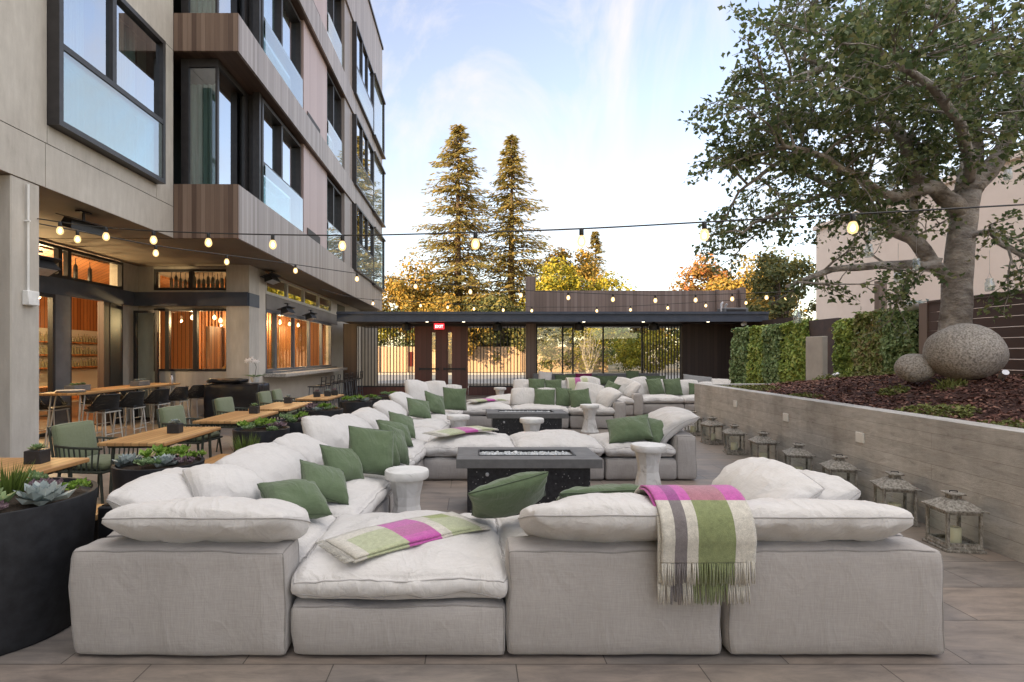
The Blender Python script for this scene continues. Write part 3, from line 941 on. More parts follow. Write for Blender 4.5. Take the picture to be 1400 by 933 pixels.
for (x, y, rz, l) in ((-9.3, 11.7, -90, 'wooden chair facing into the room just inside the open restaurant door'), (-10.5, 12.0, 90, 'wooden chair on the far side of the table inside the open door'),
                      (-9.2, 9.3, -100, 'wooden chair behind the glass door by the pillar'), (-10.0, 13.6, -90, 'wooden chair at the table deep inside the restaurant')):
    inside_chair(x, y, rz, l)

def pendant(x, y, z, label, power=0):
    t = thing('pendant_lamp', label, 'lamp', (x, y, ZS), group='pendant lamps in the restaurant')
    MB().tube([(0, 0, 0), (0, 0, z - ZS + .1)], .006, 4).build('cord', M['socket'], t)
    MB().lathe([(.018, z - ZS + .12), (.02, z - ZS + .05)], 8).build('socket', M['socket'], t, smooth=40)
    MB().lathe([(.012, z - ZS + .05), (.04, z - ZS + .01), (.05, z - ZS - .03), (.035, z - ZS - .07), (.005, z - ZS - .085)], 10).build('bulb', M['pendant_bulb'], t, smooth=180)
    if power:
        ld = bpy.data.lights.new('pendant_light', 'POINT'); ld.energy = power * 1.2; ld.color = (1, .66, .34); ld.shadow_soft_size = .035
        lo = bpy.data.objects.new('pendant_light', ld); COL.objects.link(lo); set_parent(lo, t); lo.location = (0, 0, z - ZS - .125)
random.seed(11)
spots = [(-7.2, 14.3, 2.55, 55), (-6.6, 14.5, 2.5, 0), (-6.9, 14.8, 2.6, 0), (-6.2, 14.4, 2.45, 0), (-6.4, 15.0, 2.6, 0), (-7.5, 14.8, 2.6, 0), (-5.9, 15.3, 2.62, 28), (-5.9, 16.2, 2.6, 0), (-5.9, 17.0, 2.62, 28), (-5.9, 17.9, 2.6, 0), (-5.9, 18.8, 2.62, 28), (-5.9, 20.0, 2.6, 18),
         (-9.3, 11.2, 2.75, 60), (-10.4, 12.9, 2.8, 0), (-11.8, 14.6, 2.7, 80), (-9.4, 9.0, 2.8, 60), (-9.0, 10.2, 2.9, 40), (-9.6, 12.2, 2.9, 60), (-9.2, 6.6, 2.8, 50)]
plabels = ['bare pendant bulb behind the restaurant window above the slatted screen', 'bare bulb hanging behind the lower restaurant window']
for i, (x, y, z, pw) in enumerate(spots):
    if x > -6.3 and y > 16: l = 'bare amber bulb hanging behind the bar windows'
    elif y > 14 and x > -8: l = 'bare amber bulb hanging behind the window beside the black covered grill'
    else: l = 'bare amber bulb hanging inside the restaurant behind the open doors'
    pendant(x, y, z, l, pw)

# hanging bottles in the upper windows
bot0 = None
for i in range(15):
    x = -7.6 + i * .117
    if bot0 is None:
        b = MB().lathe([(.008, .34), (.008, .2), (.04, .14), (.045, -.12), (.02, -.15)], 8).build('hanging_bottle', M['socket'], smooth=50)
        bot0 = b
    else:
        b = bot0.copy(); COL.objects.link(b)
    b.location = (x, YW + .55, 3.35 + .05 * math.sin(i * 1.7))
    tag(b, 'dark bottle hanging in the row behind the upper restaurant window', 'bottle', 'bottles hanging behind the upper window')
for i, y in enumerate((9.7, 10.3, 11.5, 11.95, 12.4)):
    b = bot0.copy(); COL.objects.link(b); b.location = (XW - .5, y, 3.36)
    tag(b, 'dark bottle hanging behind the high window over the terrace doors', 'bottle', 'bottles hanging over the terrace doors')
# things on the inner ledge
tp = thing('teapot', 'round amber pot on the ledge behind the restaurant window', 'pot', (-6.15, YW + .45, 1.15))
MB().lathe([(.05, 0), (.1, .03), (.115, .08), (.07, .14), (.02, .16), (.02, .19)], 14).build('body', flat('amber_glaze', (.55, .25, .05), .3), tp, smooth=60)
MB().tube([(.1, 0, .06), (.16, 0, .1), (.18, 0, .15)], .015, 6).build('spout', flat('amber_glaze_spout', (.5, .22, .05), .3), tp, smooth=180)
tp = thing('glass_bottle', 'pale glass carafe on the ledge at the end of the restaurant window', 'carafe', (-5.98, YW + .45, 1.15))
MB().lathe([(.05, 0), (.06, .05), (.05, .12), (.02, .16), (.02, .22), (.03, .24)], 12).build('body', M['jar_glass'], tp, smooth=60)

# ------------------------------------------------------------------ canopy, screen, gate line
YF, YG = 19.5, 21.4
cano = thing('entrance_canopy', 'flat dark steel canopy over the wooden gate and fence', 'canopy', (2.9, 20.5, 0))
x0c, x1c = -4.75, 10.6
MB().box(x0c, x1c, YF, YF + .12, 2.76, 3.10).box(x0c, x1c, YF - .06, YF, 3.02, 3.11).box(x0c, x1c, YF - .05, YF, 2.755, 2.80).build('fascia', M['navy_steel'], cano, True)
MB().box(x0c, x1c, YF + .12, 25, 2.80, 3.05).build('roof', M['dark_wood'], cano, True)
MB().box(2.17, 2.54, YG - .15, YG + .2, 0, 2.79).build('post', M['screen_wood'], cano, True)
MB().box(2.17, 2.54, YG - .10, YG + .2, 3.06, 4.62).build('post', M['screen_wood'], cano, True)
MB().box(8.25, 8.45, YG - .1, YG + .1, 0, 2.79).build('post', M['dark_wood'], cano, True)
MB().box(8.45, 10.55, YG, YG + .15, 0, 2.79).build('back_wall', M['dark_wood'], cano, True)
MB().box(10.35, 10.55, 17.6, YG - .01, 0, 2.79).build('side_wall', M['dark_wood'], cano, True)
MB().box(-4.75, 8.25, YG - .05, YG + .05, 2.68, 2.79).build('header', M['black_metal'], cano, True)
for i, x in enumerate((-1.6, -.25, 4.2, 6.4, 8.8)):
    MB().lathe([(.05, 2.799), (.05, 2.79)], 12, M=Matrix.Translation((x, 20.3, 0))).build('downlight', emit('downlight_glow', (1, .85, .6), 3.0) if i == 0 else bpy.data.materials['downlight_glow'], cano, True)

# rooftop screen and plant
scr = thing('rooftop_screen', 'weathered vertical board screen standing on the canopy roof', 'screen', (6.0, 22.2, 3.05))
MB().box(2.6, 9.95, 22.1, 22.18, 3.06, 4.17).build('board_panel', M['screen_wood'], scr, True)
MB().add([(9.95, 22.1, 3.06), (11.4, 23.2, 3.06), (11.4, 23.2, 4.35), (9.95, 22.1, 4.17), (9.95, 22.18, 3.06), (11.4, 23.28, 3.06), (11.4, 23.28, 4.35), (9.95, 22.18, 4.17)],
         [(0, 1, 2, 3), (5, 4, 7, 6), (3, 2, 6, 7), (0, 3, 7, 4), (1, 5, 6, 2)]).build('board_panel', M['screen_wood'], scr, True)
MB().box(11.3, 11.5, 22.9, 23.3, 3.06, 4.4).build('post', M['screen_wood'], scr, True)
MB().box(9.88, 10.0, 22.0, 22.2, 3.06, 4.2).build('post', M['screen_wood'], scr, True)
ac = thing('rooftop_unit', 'low dark grey box unit on the canopy roof before the screen', 'roof unit', (10.2, 21.4, 3.05))
MB().rbox(-.45, .5, -.3, .3, 0, .34, .02, 1).build('housing', M['grey_frame'], ac)
MB().box(-.35, .4, -.306, -.3, .05, .28).build('grille', M['black_metal'], ac)
tank = thing('roof_vent', 'pale metal pipe vents on the roof beside the grey unit', 'vent', (9.75, 21.3, 3.05))
MB().tube([(0, 0, 0), (0, 0, .5), (.06, 0, .56)], .05, 8).tube([(.17, .05, 0), (.17, .05, .42), (.22, 0, .5)], .045, 8).build('pipe', M['silver'], tank, smooth=60)

def bar_fence(name, label, xa, xb, n, kick=True):
    t = thing(name, label, 'fence', ((xa + xb) / 2, YG, 0))
    mb = MB()
    for i in range(n):
        x = xa + (xb - xa) * (i + .5) / n
        mb.box(x - .016, x + .016, YG - .02, YG + .02, .36, 2.68)
    mb.build('metal_bars', M['black_metal'], t, True)
    MB().box(xa, xb, YG - .03, YG + .03, .32, .37).build('rail', M['black_metal'], t, True)
    if kick: MB().box(xa, xb, YG - .02, YG + .02, 0.0, .32).build('kick_board', M['door_wood'], t, True)
bar_fence('bar_fence', 'black vertical bar fence between the bar and the wooden gate', -4.42, -2.19, 18)
bar_fence('bar_fence', 'black vertical bar fence between the wooden gate and the tall timber post', -.07, 2.17, 17)
bar_fence('bar_fence', 'short black bar fence at the end of the glass wind screen', 6.72, 8.25, 13)
jamb = tag(MB().box(-4.95, -4.42, YG - .06, YG + .1, 0, 2.79).build('timber_pier', M['dark_wood'], loc=(-4.7, YG, 0)), 'dark timber pier between bar windows and bar fence', 'pier')

gate = thing('entrance_gate', 'dark red wood double gate with two glass strips under exit sign', 'gate', (-1.13, YG, 0))
for (a, b) in ((-2.17, -1.49), (-1.36, -.86), (-.72, -.09)):
    MB().box(a, b, YG - .03, YG + .03, .02, 2.68).build('door_panel', M['door_wood'], gate, True)
for (a, b) in ((-1.49, -1.36), (-.86, -.72)):
    MB().box(a, b, YG - .01, YG, .3, 2.45).build('glass_strip', M['clear_glass'], gate, True)
    MB().box(a, b, YG - .028, YG + .028, .02, .3).box(a, b, YG - .028, YG + .028, 2.45, 2.68).build('rail', M['door_wood'], gate, True)
for (a, b) in ((-2.0, -1.2), (-1.05, -.2)):
    MB().box(a, b, YG - .09, YG - .06, 1.0, 1.06).box(a, a + .06, YG - .06, YG - .03, .98, 1.08).box(b - .06, b, YG - .06, YG - .03, .98, 1.08).build('push_bar', M['black_metal'], gate, True)

wind = thing('glass_screen', 'clear glass wind screen with slim posts behind the grey banquette', 'screen', (4.6, YG, 0))
for x in (2.58, 3.6, 4.0, 5.18, 6.7):
    MB().box(x - .03, x + .03, YG - .03, YG + .03, 0, 2.68).build('post', M['black_metal'], wind, True)
for (a, b) in ((2.61, 3.57), (3.63, 3.97), (4.03, 5.15), (5.21, 6.67)):
    MB().box(a, b, YG - .006, YG + .006, .1, 2.66).build('pane', M['clear_glass'], wind, True)

ex = thing('exit_sign', 'red lit exit sign hanging from the canopy over the gate', 'sign', (-1.17, 20.6, 2.80))
MB().rbox(-.19, .19, -.03, .03, -.26, -.05, .008, 1).build('sign_box', M['exit_red'], ex)
MB().box(-.05, .05, -.02, .02, -.05, 0).build('bracket', M['black_metal'], ex)
cu = bpy.data.curves.new('exit_text', 'FONT'); cu.body = 'EXIT'; cu.size = .15; cu.align_x = 'CENTER'; cu.extrude = .001
to = bpy.data.objects.new('exit_text', cu); COL.objects.link(to)
dg = bpy.context.evaluated_depsgraph_get()
me = bpy.data.meshes.new_from_object(to.evaluated_get(dg))
bpy.data.objects.remove(to)
lt = bpy.data.objects.new('lettering', me); COL.objects.link(lt); me.materials.clear(); me.materials.append(M['exit_white'])
lt.matrix_basis = Matrix.Translation((0, -.034, -.21)) @ Matrix.Rotation(R(90), 4, 'X'); set_parent(lt, ex)

def speaker(x, y, label):
    t = thing('ceiling_speaker', label, 'speaker', (x, y, 2.80), group='black speakers under the canopy')
    MB().box(-.04, .04, -.04, .04, -.04, 0).build('bracket', M['black_metal'], t)
    MB().lathe([(.06, -.04), (.16, -.08), (.19, -.2), (.18, -.30), (.05, -.33)], 14).build('housing', M['socket'], t, smooth=50)
for (x, l) in ((-2.35, 'black ceiling speaker under the canopy beside the gate, nearest to the bar'), (1.0, 'black ceiling speaker under the canopy above the bar fence by the post'),
               (4.0, 'black ceiling speaker under the canopy above the glass screen'), (6.75, 'black ceiling speaker under the canopy above the short bar fence')):
    speaker(x, 20.2, l)
cam_ = thing('security_camera', 'small white camera under the outer canopy corner', 'camera', (9.9, 19.75, 2.80))
MB().lathe([(.07, 0), (.07, -.05), (.03, -.06)], 12).build('mount', M['white_paint'], cam_, smooth=40)
MB().tube([(0, 0, -.1), (-.16, -.12, -.14)], .06, 10).build('housing', M['white_paint'], cam_, smooth=40)

# infrared heaters
def heater(name, label, loc, rz, tilt):
    t = thing(name, label, 'heater', loc, R(rz))
    MB().tube([(0, 0, 0), (0, 0, -.16)], .02, 6).box(-.1, .1, -.05, .05, -.02, 0).build('bracket', M['black_metal'], t)
    Tm = Matrix.Translation((0, 0, -.22)) @ Matrix.Rotation(R(tilt), 4, 'X')
    MB().add([(-.30, -.11, -.07), (.30, -.11, -.07), (.30, .11, -.07), (-.30, .11, -.07), (-.28, -.07, .07), (.28, -.07, .07), (.28, .07, .07), (-.28, .07, .07)],
             [(3, 2, 1, 0), (4, 5, 6, 7), (0, 1, 5, 4), (1, 2, 6, 5), (2, 3, 7, 6), (3, 0, 4, 7)], M=Tm).build('housing', M['socket'], t)
    MB().box(-.26, .26, -.09, .09, -.078, -.071, M=Tm).build('element', M['silver'], t)
    MB().box(-.34, .34, -.16, .16, .075, .085, M=Tm).build('hood', M['black_metal'], t)
heater('infrared_heater', 'black infrared heater hanging under the terrace soffit', (-5.85, 8.3, ZS), 80, 15)
heater('infrared_heater', 'black infrared heater with metal hood beside the concrete pillar', (-6.05, 7.6, 3.02), 80, -25)
heater('infrared_heater', 'black heater over the bar windows, nearest to the corner pillar', (-5.0, 15.0, 2.98), 90, -20)
heater('infrared_heater', 'black heater over the bar windows, nearest to the canopy', (-5.0, 17.2, 2.98), 90, -20)
heater('infrared_heater', 'small black heater under the soffit beside the high bar windows', (-5.1, 14.1, ZS), 90, -20)
# ------------------------------------------------------------------ modular sofas
W_ = 1.115
BT = .25     # back thickness
HB = .565    # back height
SEED = [1]
def sofa(label, x, y, rz=0.0, backs='', w=W_, d=W_, group='pale linen sofa modules', cush=None, detail=1, seat_bulge=.07):
    """module centred at x,y. backs: any of S(outh, towards the camera) N E W in its own frame"""
    SEED[0] += 1
    sd = SEED[0]
    t = thing('sofa_module', label, 'sofa', (x, y, 0), R(rz), group)
    x0, x1, y0, y1 = -w / 2, w / 2, -d / 2, d / 2
    n = 16 if detail else 10
    ix0, ix1, iy0, iy1 = x0, x1, y0, y1
    if 'W' in backs: ix0 += BT
    if 'E' in backs: ix1 -= BT
    if 'S' in backs: iy0 += BT
    if 'N' in backs: iy1 -= BT
    e = .004
    mb = softbox(MB(), ix1 - ix0 - e, iy1 - iy0 - e, .27, ((ix0 + ix1) / 2, (iy0 + iy1) / 2, .147), r=.03, puff=.014, wr=.010, vs_=True, smi=1, seed=sd, nx=n, ny=n, nz_=5, pucker=.004)
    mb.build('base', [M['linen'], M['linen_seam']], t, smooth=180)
    for k in backs:
        if k == 'S': bw, bd, c = w - e, BT, (0, y0 + BT / 2)
        if k == 'N': bw, bd, c = w - e, BT, (0, y1 - BT / 2)
        if k == 'W':
            a, b = (y0 + (BT if 'S' in backs else 0), y1 - (BT if 'N' in backs else 0)); bw, bd, c = BT, b - a - e, (x0 + BT / 2, (a + b) / 2)
        if k == 'E':
            a, b = (y0 + (BT if 'S' in backs else 0), y1 - (BT if 'N' in backs else 0)); bw, bd, c = BT, b - a - e, (x1 - BT / 2, (a + b) / 2)
        mb = softbox(MB(), bw, bd, HB - .012, (c[0], c[1], (HB + .012) / 2), r=.035, puff=.014, wr=.009, vs_=True, smi=1, seed=sd + 40 + ord(k), nx=n + 4 if bw > .5 else 6, ny=n + 4 if bd > .5 else 6, nz_=9, pucker=.004, bulge=.012)
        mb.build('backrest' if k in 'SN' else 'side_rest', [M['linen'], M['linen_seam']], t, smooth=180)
    ov = .015
    mb = softbox(MB(), ix1 - ix0 + ov, iy1 - iy0 + ov, .15, ((ix0 + ix1) / 2, (iy0 + iy1) / 2, .37), r=.06, bulge=seat_bulge, puff=.03, wr=.016, seed=sd + 80, nx=n + 8, ny=n + 8, nz_=6, seams=(.75, -.8), pucker=.012, smi=1)
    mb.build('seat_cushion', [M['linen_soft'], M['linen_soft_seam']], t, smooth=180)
    for cu_ in (cush or ()):
        SEED[0] += 1
        (cx, cy, cz, yaw, lean, roll, pw, ph, pt, kw) = cu_
        pillow('back_cushion', None, None, (cx, cy, cz), yaw, lean, roll, pw, ph, pt, 'linen_soft', SEED[0], None, t, **dict(dict(pinch=.0, wr=.014, power=.30, n=34 if detail else 16, rnd_=.42), **kw))
    return t

big = dict(pinch=.03, wr=.016, power=.36)
# front row (camera side)
sofa('linen corner sofa with its back to the camera, beside the big black planter', -1.499, 3.366, 0, 'SW',
     cush=[(.09, -.375, .655, 180, 70, 0, 1.03, .50, .25, {}), (-.40, .20, .63, 90, 62, 0, .84, .54, .25, {'slump': .1}), (-.12, .28, .66, 68, 46, 16, .50, .46, .26, {'slump': .2})])
sofa('armless linen seat with a striped throw across it, facing the camera', -.372, 3.366, 0, '')
sofa('linen sofa with its back to the camera and a throw hung over its end', .7445, 3.366, 0, 'S', cush=[(.05, -.375, .67, 180, 70, 0, 1.06, .50, .25, {})])
sofa('linen corner sofa with its back to the camera, nearest to the concrete wall', 1.8855, 3.366, 0, 'SE',
     cush=[(-.09, -.375, .66, 180, 70, 0, 1.03, .50, .25, {}), (-.06, .10, .69, -72, 46, 12, .62, .52, .25, {'slump': .2}), (.27, .22, .64, -90, 62, 0, .66, .48, .22, {})])
# long side column, turned a little
RC = -4.75
def colx(y): return -.93 + .083 * (y - 2.8) - .56
lab = ['linen seat of the long side, next to the nearest white stone stool', 'linen seat of the long side beside the first fire table, one past the stool',
       'linen seat of the long side where the first row of ottomans joins', 'linen seat of the long side behind the first ottoman row',
       'linen seat of the long side beside the second round stool', 'linen seat of the long side just before the far corner']
cu = {
 0: [(-.34, .05, .62, 88, 56, 0, .98, .56, .27, {'slump': .15})],
 1: [(-.36, -.26, .62, 90, 60, 0, .66, .50, .24, {}), (-.30, .30, .68, 66, 38, 12, .60, .54, .26, {'slump': .15})],
 2: [(-.34, .05, .63, 88, 54, 0, .92, .52, .27, {})],
 3: [(-.36, .0, .62, 92, 58, 0, .98, .52, .26, {'slump': .1})],
 4: [(-.34, .02, .63, 88, 54, 0, .92, .52, .26, {})],
 5: [(-.34, .05, .66, 85, 46, 4, .86, .54, .26, {})],
}
COLC = []
for i in range(6):
    y = 4.49 + i * 1.13
    COLC.append((colx(y), y))
    sofa(lab[i], colx(y), y, RC, 'W', cush=cu[i], detail=1 if i < 4 else 0, w=1.16)
sofa('linen corner sofa at the far end of the long side, before the gate', colx(11.30), 11.30, RC, 'WN', detail=0, w=1.16,
     cush=[(-.28, -.02, .76, 60, 22, 8, .72, .62, .26, {}), (-.05, .26, .74, 12, 24, -6, .70, .58, .26, {}), (.36, .28, .70, 0, 26, 0, .46, .52, .22, {})])
# first row of ottomans
sofa('linen ottoman with a folded throw, joining the long side of sofas', -.02, 7.36, 0, '', w=1.13, seat_bulge=.08)
sofa('plump linen ottoman in the middle of the row behind the first fire table', 1.115, 7.36, 0, '', w=1.10, seat_bulge=.095)
sofa('linen sofa with one arm at the end of the ottoman row, facing the fire table', 2.25, 7.36, 0, 'E', w=1.14, seat_bulge=.08,
     cush=[(.36, -.02, .66, -90, 56, 0, .95, .66, .28, {'slump': .25})])
# second row
sofa('linen ottoman with a throw at the near side of the second fire table', .36, 12.14, 0, '', w=1.08, detail=0, seat_bulge=.12)
sofa('linen sofa behind the second fire table with white and green pillows', 1.50, 12.14, 0, 'N', w=1.16, detail=0, cush=[(-.32, .12, .63, 0, 22, 0, .56, .44, .22, {}), (.22, .16, .62, 0, 24, 0, .5, .44, .22, {})])
sofa('linen corner sofa with arm behind the second fire table', 2.70, 12.14, 0, 'NE', w=1.18, detail=0,
     cush=[(-.05, .14, .68, -10, 20, 10, .66, .56, .24, {}), (.30, -.12, .64, -70, 44, 12, .66, .54, .26, {'slump': .2})])
# third group near the gate
sofa('linen lounge ottoman behind the second row, nearest to the gate', .92, 13.98, 0, '', detail=0, seat_bulge=.12)
sofa('linen sofa of the last group with two green pillows beside a white one', 1.78, 15.2, 0, 'N', w=1.2, detail=0, cush=[(-.30, .14, .66, 0, 18, 0, .56, .48, .22, {}), (.3, .16, .63, 0, 20, 0, .5, .44, .2, {})])
sofa('linen sofa of the last group with a plaid throw over its back', 3.0, 15.2, 0, 'N', w=1.2, detail=0, cush=[(-.3, .14, .64, 0, 18, 0, .56, .46, .22, {}), (.32, .12, .70, -8, 20, 8, .6, .56, .24, {})])
sofa('linen corner sofa of the last group with an arm, before the dark side wall', 3.95, 14.66, 0, 'E', w=1.0, detail=0,
     cush=[(.18, .16, .70, -40, 24, 12, .6, .54, .24, {}), (.34, -.05, .66, -80, 40, 10, .62, .5, .24, {})])
sofa('linen sofa of the last group facing the camera with two green pillows', 5.06, 14.98, 0, 'N', w=1.14, detail=0, cush=[(-.38, .10, .70, 20, 20, -8, .60, .56, .24, {}), (.2, .2, .66, 0, 22, 0, .56, .5, .22, {})])
sofa('linen sofa of the last group, half hidden by the end of the concrete wall', 6.2, 14.98, 0, 'N', w=1.14, detail=0, cush=[(-.2, .16, .66, 0, 22, 0, .66, .48, .22, {}), (.34, .16, .62, 0, 22, 0, .5, .44, .2, {})])

# ------------------------------------------------------------------ green throw pillows
GP = 'green throw pillows'
def gpil(label, x, y, z, yaw, lean, roll, w=.48, h=.48, t=.2, seed=1, matn='green_cloth', **kw):
    return pillow('throw_pillow', label, 'pillow', (x, y, z), yaw, lean, roll, w, h, t, matn, seed, GP if matn == 'green_cloth' else None, **dict(dict(pinch=.06, wr=.013, power=.40, n=26), **kw))
gpil('green pillow slumped in the near corner, nearest to the camera on the long side', -1.16, 3.62, .61, 58, 66, 20, .40, .36, .22, 21)
gpil('green pillow standing on its corner behind the slumped one in the near corner', -1.10, 4.12, .61, 60, 52, 34, .36, .36, .18, 22)
gpil('green pillow tucked behind the largest upright one on the long side', -1.10, 4.72, .62, 58, 34, 14, .38, .34, .2, 23)
gpil('large upright green pillow standing foremost on the long side of sofas', -.90, 4.98, .69, 30, 22, 10, .43, .42, .18, 24)
gpil('green pillow peeking out behind the largest upright one', -.88, 5.45, .64, 42, 28, 10, .36, .36, .16, 25)
gpil('thin green pillow seen edge on beside the peeking one', -.78, 5.62, .65, 64, 26, 20, .38, .40, .16, 26)
gpil('green pillow leaning on the long side beyond the edge-on one, front of its pair', -.90, 6.55, .63, 48, 48, 20, .42, .34, .18, 27)
gpil('green pillow half hidden at the back of the second pair on the long side', -.90, 7.2, .65, 52, 46, 30, .37, .36, .18, 28)
gpil('green pillow in front of the tall white cushions near the far corner', -.88, 9.4, .65, 38, 42, 16, .42, .40, .18, 29)
gpil('green pillow half behind another near the far corner of the long side', -.64, 9.95, .69, 48, 32, 20, .42, .42, .18, 30)
gpil('square green pillow propped upright in the far corner by the gate', -.30, 10.55, .72, 12, 18, 4, .46, .44, .16, 31)
gpil('green pillow tilted over the end of the near sofa, beside the striped throw', .24, 3.46, .68, 205, 54, 24, .50, .44, .20, 32)
gpil('green pillow lying low behind the near sofa back, beside the hung throw', .86, 3.62, .62, 185, 66, 8, .58, .44, .17, 33)
gpil('green pillow lying at the end of the ottoman row, front of the two', 2.03, 7.02, .62, -28, 52, -16, .54, .43, .18, 34)
gpil('green pillow behind the front one at the end of the ottoman row', 2.32, 7.07, .60, -40, 52, 10, .44, .38, .18, 35)
gpil('large green pillow behind the second fire table, beside the white cushion', 1.62, 11.98, .63, -4, 20, 3, .46, .40, .17, 36)
gpil('large green pillow behind the second fire table, beside the tall stool', 2.36, 11.80, .63, 4, 22, -6, .47, .42, .17, 37)
gpil('small green pillow half hidden between the two large ones behind the fire table', 2.05, 12.02, .64, 18, 16, 6, .40, .42, .16, 38)
gpil('green pillow in the last group next to the white cushion by the gate', 1.83, 15.15, .69, 0, 14, 2, .46, .46, .16, 39)
gpil('green pillow in the last group, second from the white cushion by the gate', 2.30, 15.15, .68, -4, 16, -3, .46, .44, .16, 40)
gpil('flat green lumbar pillow lying low in front of the last group', 2.05, 14.86, .58, 0, 24, 0, .56, .24, .14, 41)
gpil('green pillow squeezed between white cushions at the arm of the last group', 3.72, 14.55, .66, -40, 30, 20, .42, .42, .16, 42)
gpil('green pillow in the far group beside the tall white cushion', 5.02, 14.88, .70, 14, 18, -6, .46, .48, .17, 43)
gpil('green pillow in the far group, next towards the concrete wall', 5.50, 14.90, .70, 2, 18, -4, .48, .48, .17, 44)
gpil('small green pillow in the far group, cut off by the concrete wall', 6.14, 14.86, .64, -6, 18, 4, .42, .34, .16, 45)

# grey banquette by the glass
bq = thing('banquette', 'long grey upholstered banquette along the glass wind screen', 'bench', (5.1, 20.6, 0))
softbox(MB(), 4.9, .55, .45, (-.3, 0, .23), r=.04, nx=20, ny=6, nz_=5, seed=91, wr=.004).build('seat', M['banquette'], bq, smooth=180)
for i in range(4):
    softbox(MB(), 1.2, .2, .50, (-2.12 + i * 1.215, .38, .62), r=.05, nx=10, ny=5, nz_=6, seed=95 + i, wr=.006).build('backrest', M['banquette'], bq, smooth=180)
softbox(MB(), 1.9, .6, .45, (3.2, -1.1, .23), r=.04, nx=12, ny=6, nz_=5, seed=93, wr=.004).build('seat', M['banquette'], bq, smooth=180)
for (l, x, y, z, w, h, mt, sd) in (('dark green pillow on the grey banquette, first from the timber post', 3.55, 20.35, .66, .85, .36, 'green_cloth', 61),
        ('plum coloured pillow on the grey banquette', 4.2, 20.3, .70, .62, .40, 'dark_fabric', 62), ('long dark green pillow on the banquette beside the plum one', 5.0, 20.35, .64, .95, .34, 'green_cloth', 63),
        ('square dark green pillow standing tall on the banquette', 6.02, 20.35, .76, .48, .46, 'green_cloth', 64), ('long dark green pillow at the end of the banquette', 6.75, 20.3, .66, 1.0, .30, 'green_cloth', 65)):
    gpil(l, x, y, z, 0, 14, 0, w, h, .16, sd, mt)
pillow('loose_cushion', 'grey green cushion lying in the dark corner under the canopy', 'cushion', (7.6, 18.4, .66), -14, 40, 8, .9, .56, .22, 'banquette', 66, 'loose cushions')
pillow('loose_cushion', 'pale cushion lying in the dark corner under the canopy', 'cushion', (8.45, 18.3, .62), -10, 58, 4, .95, .5, .22, 'linen_soft', 67, 'loose cushions')
pillow('loose_cushion', 'small white cushion peeking up beside the timber post', 'cushion', (2.72, 20.0, .72), 0, 14, 6, .5, .5, .2, 'linen_soft', 68, 'loose cushions')

# ------------------------------------------------------------------ throws
def path_sheet(path, w, nu, seed, wave=.004):
    """sheet along a polyline path (list of (y,z)) with width w along X; returns MB + uv"""
    mb = MB()
    L = [0]
    for a, b in zip(path, path[1:]): L.append(L[-1] + math.dist(a, b))
    vs, fs, uv = [], [], []
    for i, (y, z) in enumerate(path):
        for j in range(nu + 1):
            u = j / nu
            q = nv((u * w, y, z), 5, seed) * wave
            vs.append((-w / 2 + u * w + q.x, y + q.y, z + q.z)); uv.append((u, L[i] / L[-1]))
            if i and j:
                k = i * (nu + 1) + j
                fs.append((k - nu - 2, k - nu - 1, k, k - 1))
    mb.add(vs, fs)
    return mb, uv
def smooth_path(pts, n=6):
    out = []
    for i in range(len(pts) - 1):
        p0, p1, p2, p3 = pts[max(i - 1, 0)], pts[i], pts[i + 1], pts[min(i + 2, len(pts) - 1)]
        for k in range(n):
            t = k / n
            out.append(tuple(.5 * (2 * b + (c - a) * t + (2 * a - 5 * b + 4 * c - d) * t * t + (3 * b - a - 3 * c + d) * t ** 3) for a, b, c, d in zip(p0, p1, p2, p3)))
    out.append(pts[-1])
    return out
def solid(o, th=.008):
    md = o.modifiers.new('cloth_thickness', 'SOLIDIFY'); md.thickness = th; md.offset = 0
    return o
# hung over the sofa back
hx = 1.175
hung = thing('plaid_throw', 'magenta, cream and green plaid throw with fringe hung over the near sofa back', 'throw', (hx, 2.76, .0))
def hang(w, dx, ytop, pts, fz0, fz1, seed, fy):
    path = smooth_path(pts, 6)
    mb, uv = path_sheet(path, w, 26, seed)
    o = solid(mb.build('cloth', M['throw'], hung, smooth=180, uv=uv)); o.location.x = dx
    fm = MB(); fuv = []
    random.seed(seed)
    n = 62
    for i in range(n):
        u = (i + .5) / n
        x = -w / 2 + u * w + random.uniform(-.002, .002)
        a = Vector((x, fy, fz0 + .01)); dxx = random.uniform(-.008, .008); ln = random.uniform(.88, 1.08)
        b = Vector((x + dxx, fy + random.uniform(-.006, .004), fz0 + (fz1 - fz0) * ln))
        before = len(fm.v)
        fm.tube([a, (a + b) / 2 + Vector((random.uniform(-.003, .003), -.002, 0)), b], [.0042, .0038, .003], 4)
        fuv += [(u, .9)] * (len(fm.v) - before)
    f = fm.build('fringe', M['throw'], hung, smooth=180, uv=fuv); f.location.x = dx
# path points are (y,z) relative to the thing at y=2.76
hang(.455, -.015, 0, [(.62, .58), (.47, .66), (.34, .79), (.22, .835), (.10, .825), (-.0, .755), (-.035, .66), (-.03, .56), (-.022, .42)], .42, .32, 5, -.022)
hang(.465, 0, 0, [(.60, .60), (.47, .68), (.34, .805), (.22, .850), (.09, .838), (-.022, .765), (-.058, .67), (-.054, .60), (-.05, .535)], .535, .425, 6, -.05)

